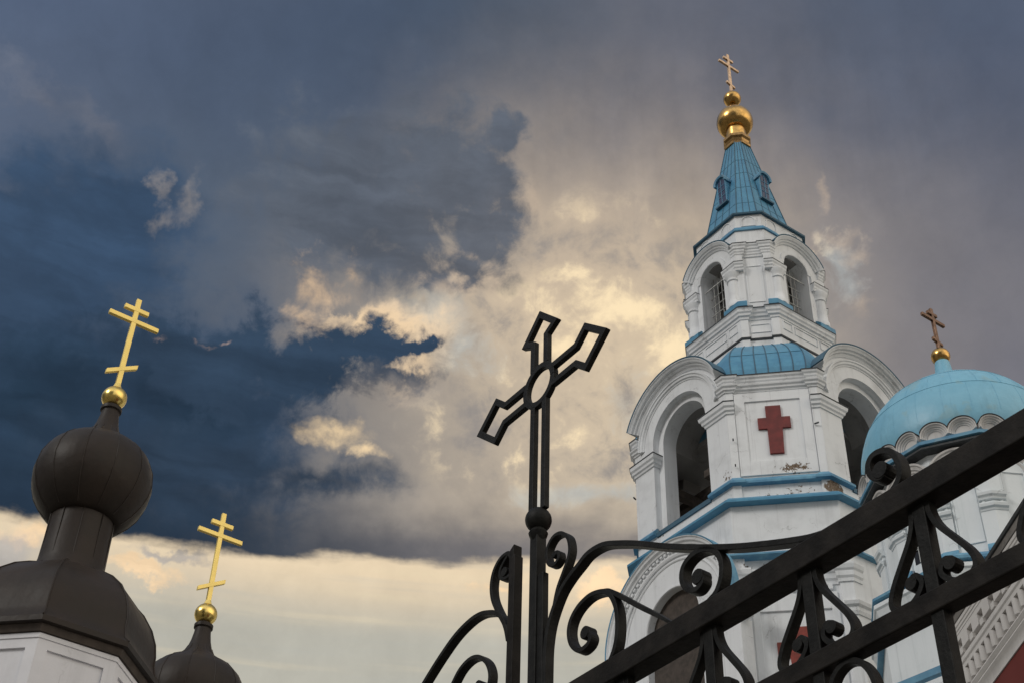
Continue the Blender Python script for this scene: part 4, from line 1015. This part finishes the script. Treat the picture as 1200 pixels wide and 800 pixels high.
scroll("scroll", [(0.2619, 3.150), (0.2973, 3.1755), (0.3172, 3.2074), (0.3248, 3.2475), (0.3226, 3.2925), (0.3083, 3.3299), (0.2893, 3.3529), (0.2616, 3.3668), (0.2211, 3.3738), (0.1797, 3.3637), (0.152, 3.3406), (0.1435, 3.31), (0.1542, 3.2743), (0.1836, 3.2468), (0.2134, 3.2479), (0.2255, 3.2615), (0.2175, 3.2803)], leaf, w=.013, dep=.025, ball=(.207, 3.283, .0165))
scroll("scroll", [(0.265, 3.366), (0.2914, 3.3566), (0.3126, 3.3412), (0.3429, 3.3156), (0.4016, 3.265), (0.4648, 3.2124), (0.5056, 3.1781), (.54, 3.165)], leaf, w=.012, dep=.022, tapered=True)
scroll("scroll", [(0.596, 3.155), (0.6256, 3.1716), (0.6534, 3.1839), (0.6715, 3.2116), (0.6752, 3.2464), (0.6627, 3.2764), (0.6375, 3.298), (0.6034, 3.3078), (0.5735, 3.3035), (0.5536, 3.2869), (0.5503, 3.2584), (0.5656, 3.232), (0.592, 3.219), (0.6118, 3.2275), (0.6113, 3.2422)], leaf, w=.014, dep=.026, ball=(.601, 3.246, .0185))
scroll("scroll", [(1.118, 3.155), (1.143, 3.1706), (1.1587, 3.1821), (1.1689, 3.1954), (1.1718, 3.2154), (1.1682, 3.2354), (1.159, 3.2547), (1.1442, 3.2672), (1.1255, 3.2729), (1.1093, 3.2699), (1.1002, 3.2578), (1.0992, 3.2421), (1.1069, 3.2258), (1.1202, 3.2165), (1.1335, 3.2191)], leaf, w=.014, dep=.027, ball=(1.127, 3.231, .0185))
scroll("scroll", [(1.655, 3.155), (1.68, 3.1706), (1.6957, 3.1821), (1.7059, 3.1954), (1.7088, 3.2154), (1.7052, 3.2354), (1.696, 3.2547), (1.6812, 3.2672), (1.6625, 3.2729), (1.6463, 3.2699), (1.6372, 3.2578), (1.6362, 3.2421), (1.6439, 3.2258), (1.6572, 3.2165), (1.6705, 3.2191)], leaf, w=.014, dep=.027, ball=(1.664, 3.231, .0185))

# left leaf
MB().prism(GP, [(-.111, .15), (-.084, .15), (-.084, 3.64), (-.090, 3.642), (-.090, 3.675), (-.111, 3.662)], -.0135, .0135).build("stile", RUSTIRON, leaf2, bevel=0.002)
scroll("scroll", [(-.108, 3.42), (-0.135, 3.465), (-0.1637, 3.5096), (-0.1875, 3.5569), (-0.1945, 3.6021), (-0.1835, 3.6401), (-0.1561, 3.6624), (-0.121, 3.6627), (-.108, 3.645)], leaf2, w=.012, dep=.024)
scroll("scroll", [(-0.123, 3.658), (-0.1396, 3.6458), (-0.158, 3.6251), (-0.1528, 3.6012), (-0.1291, 3.5909), (-.112, 3.592)], leaf2, w=.010, dep=.022, ball=(-.136, 3.612, .014))
H = [(-.110, 3.400), (-0.1224, 3.4415), (-0.1431, 3.4803), (-0.1711, 3.5054), (-0.203, 3.5212), (-0.2431, 3.5341), (-0.2911, 3.536), (-0.355, 3.5229), (-0.4183, 3.4934), (-0.4814, 3.4556), (-0.5444, 3.4122), (-.62, 3.36), (-.74, 3.28), (-.86, 3.22), (-.98, 3.18), (-1.08, 3.165)]
scroll("scroll", H, leaf2, w=.013, dep=.025)
scroll("scroll", [(-.47, 3.15), (-.43, 3.25), (-0.3918, 3.3377), (-0.359, 3.3796), (-0.3254, 3.4079), (-0.2824, 3.4184), (-0.2425, 3.4086), (-0.2061, 3.3798), (-0.1873, 3.3456), (-0.187, 3.3147), (-0.2042, 3.2886), (-0.2349, 3.2899), (-0.2559, 3.3132), (-0.2453, 3.3296)], leaf2, w=.012, dep=.024, ball=(-.236, 3.325, .014))
MB().box(GP, -2.9, -.1, 3.112, 3.168, -.027, .027).build("rail", RUSTIRON, leaf2, bevel=0.003)
MB().box(GP, -2.9, -.1, 2.892, 2.934, -.018, .018).build("rail", RUSTIRON, leaf2, bevel=0.003)
MB().box(GP, -2.9, -.1, 0.25, 0.30, -.018, .018).build("rail", RUSTIRON, leaf2, bevel=0.003)
for i in range(9):
    t0 = -.45 - STEP * i
    MB().box(GP, t0 - .0145, t0 + .0145, 0.28, 3.114, -.0125, .0125).build("bar", IRON, leaf2, bevel=0.002)
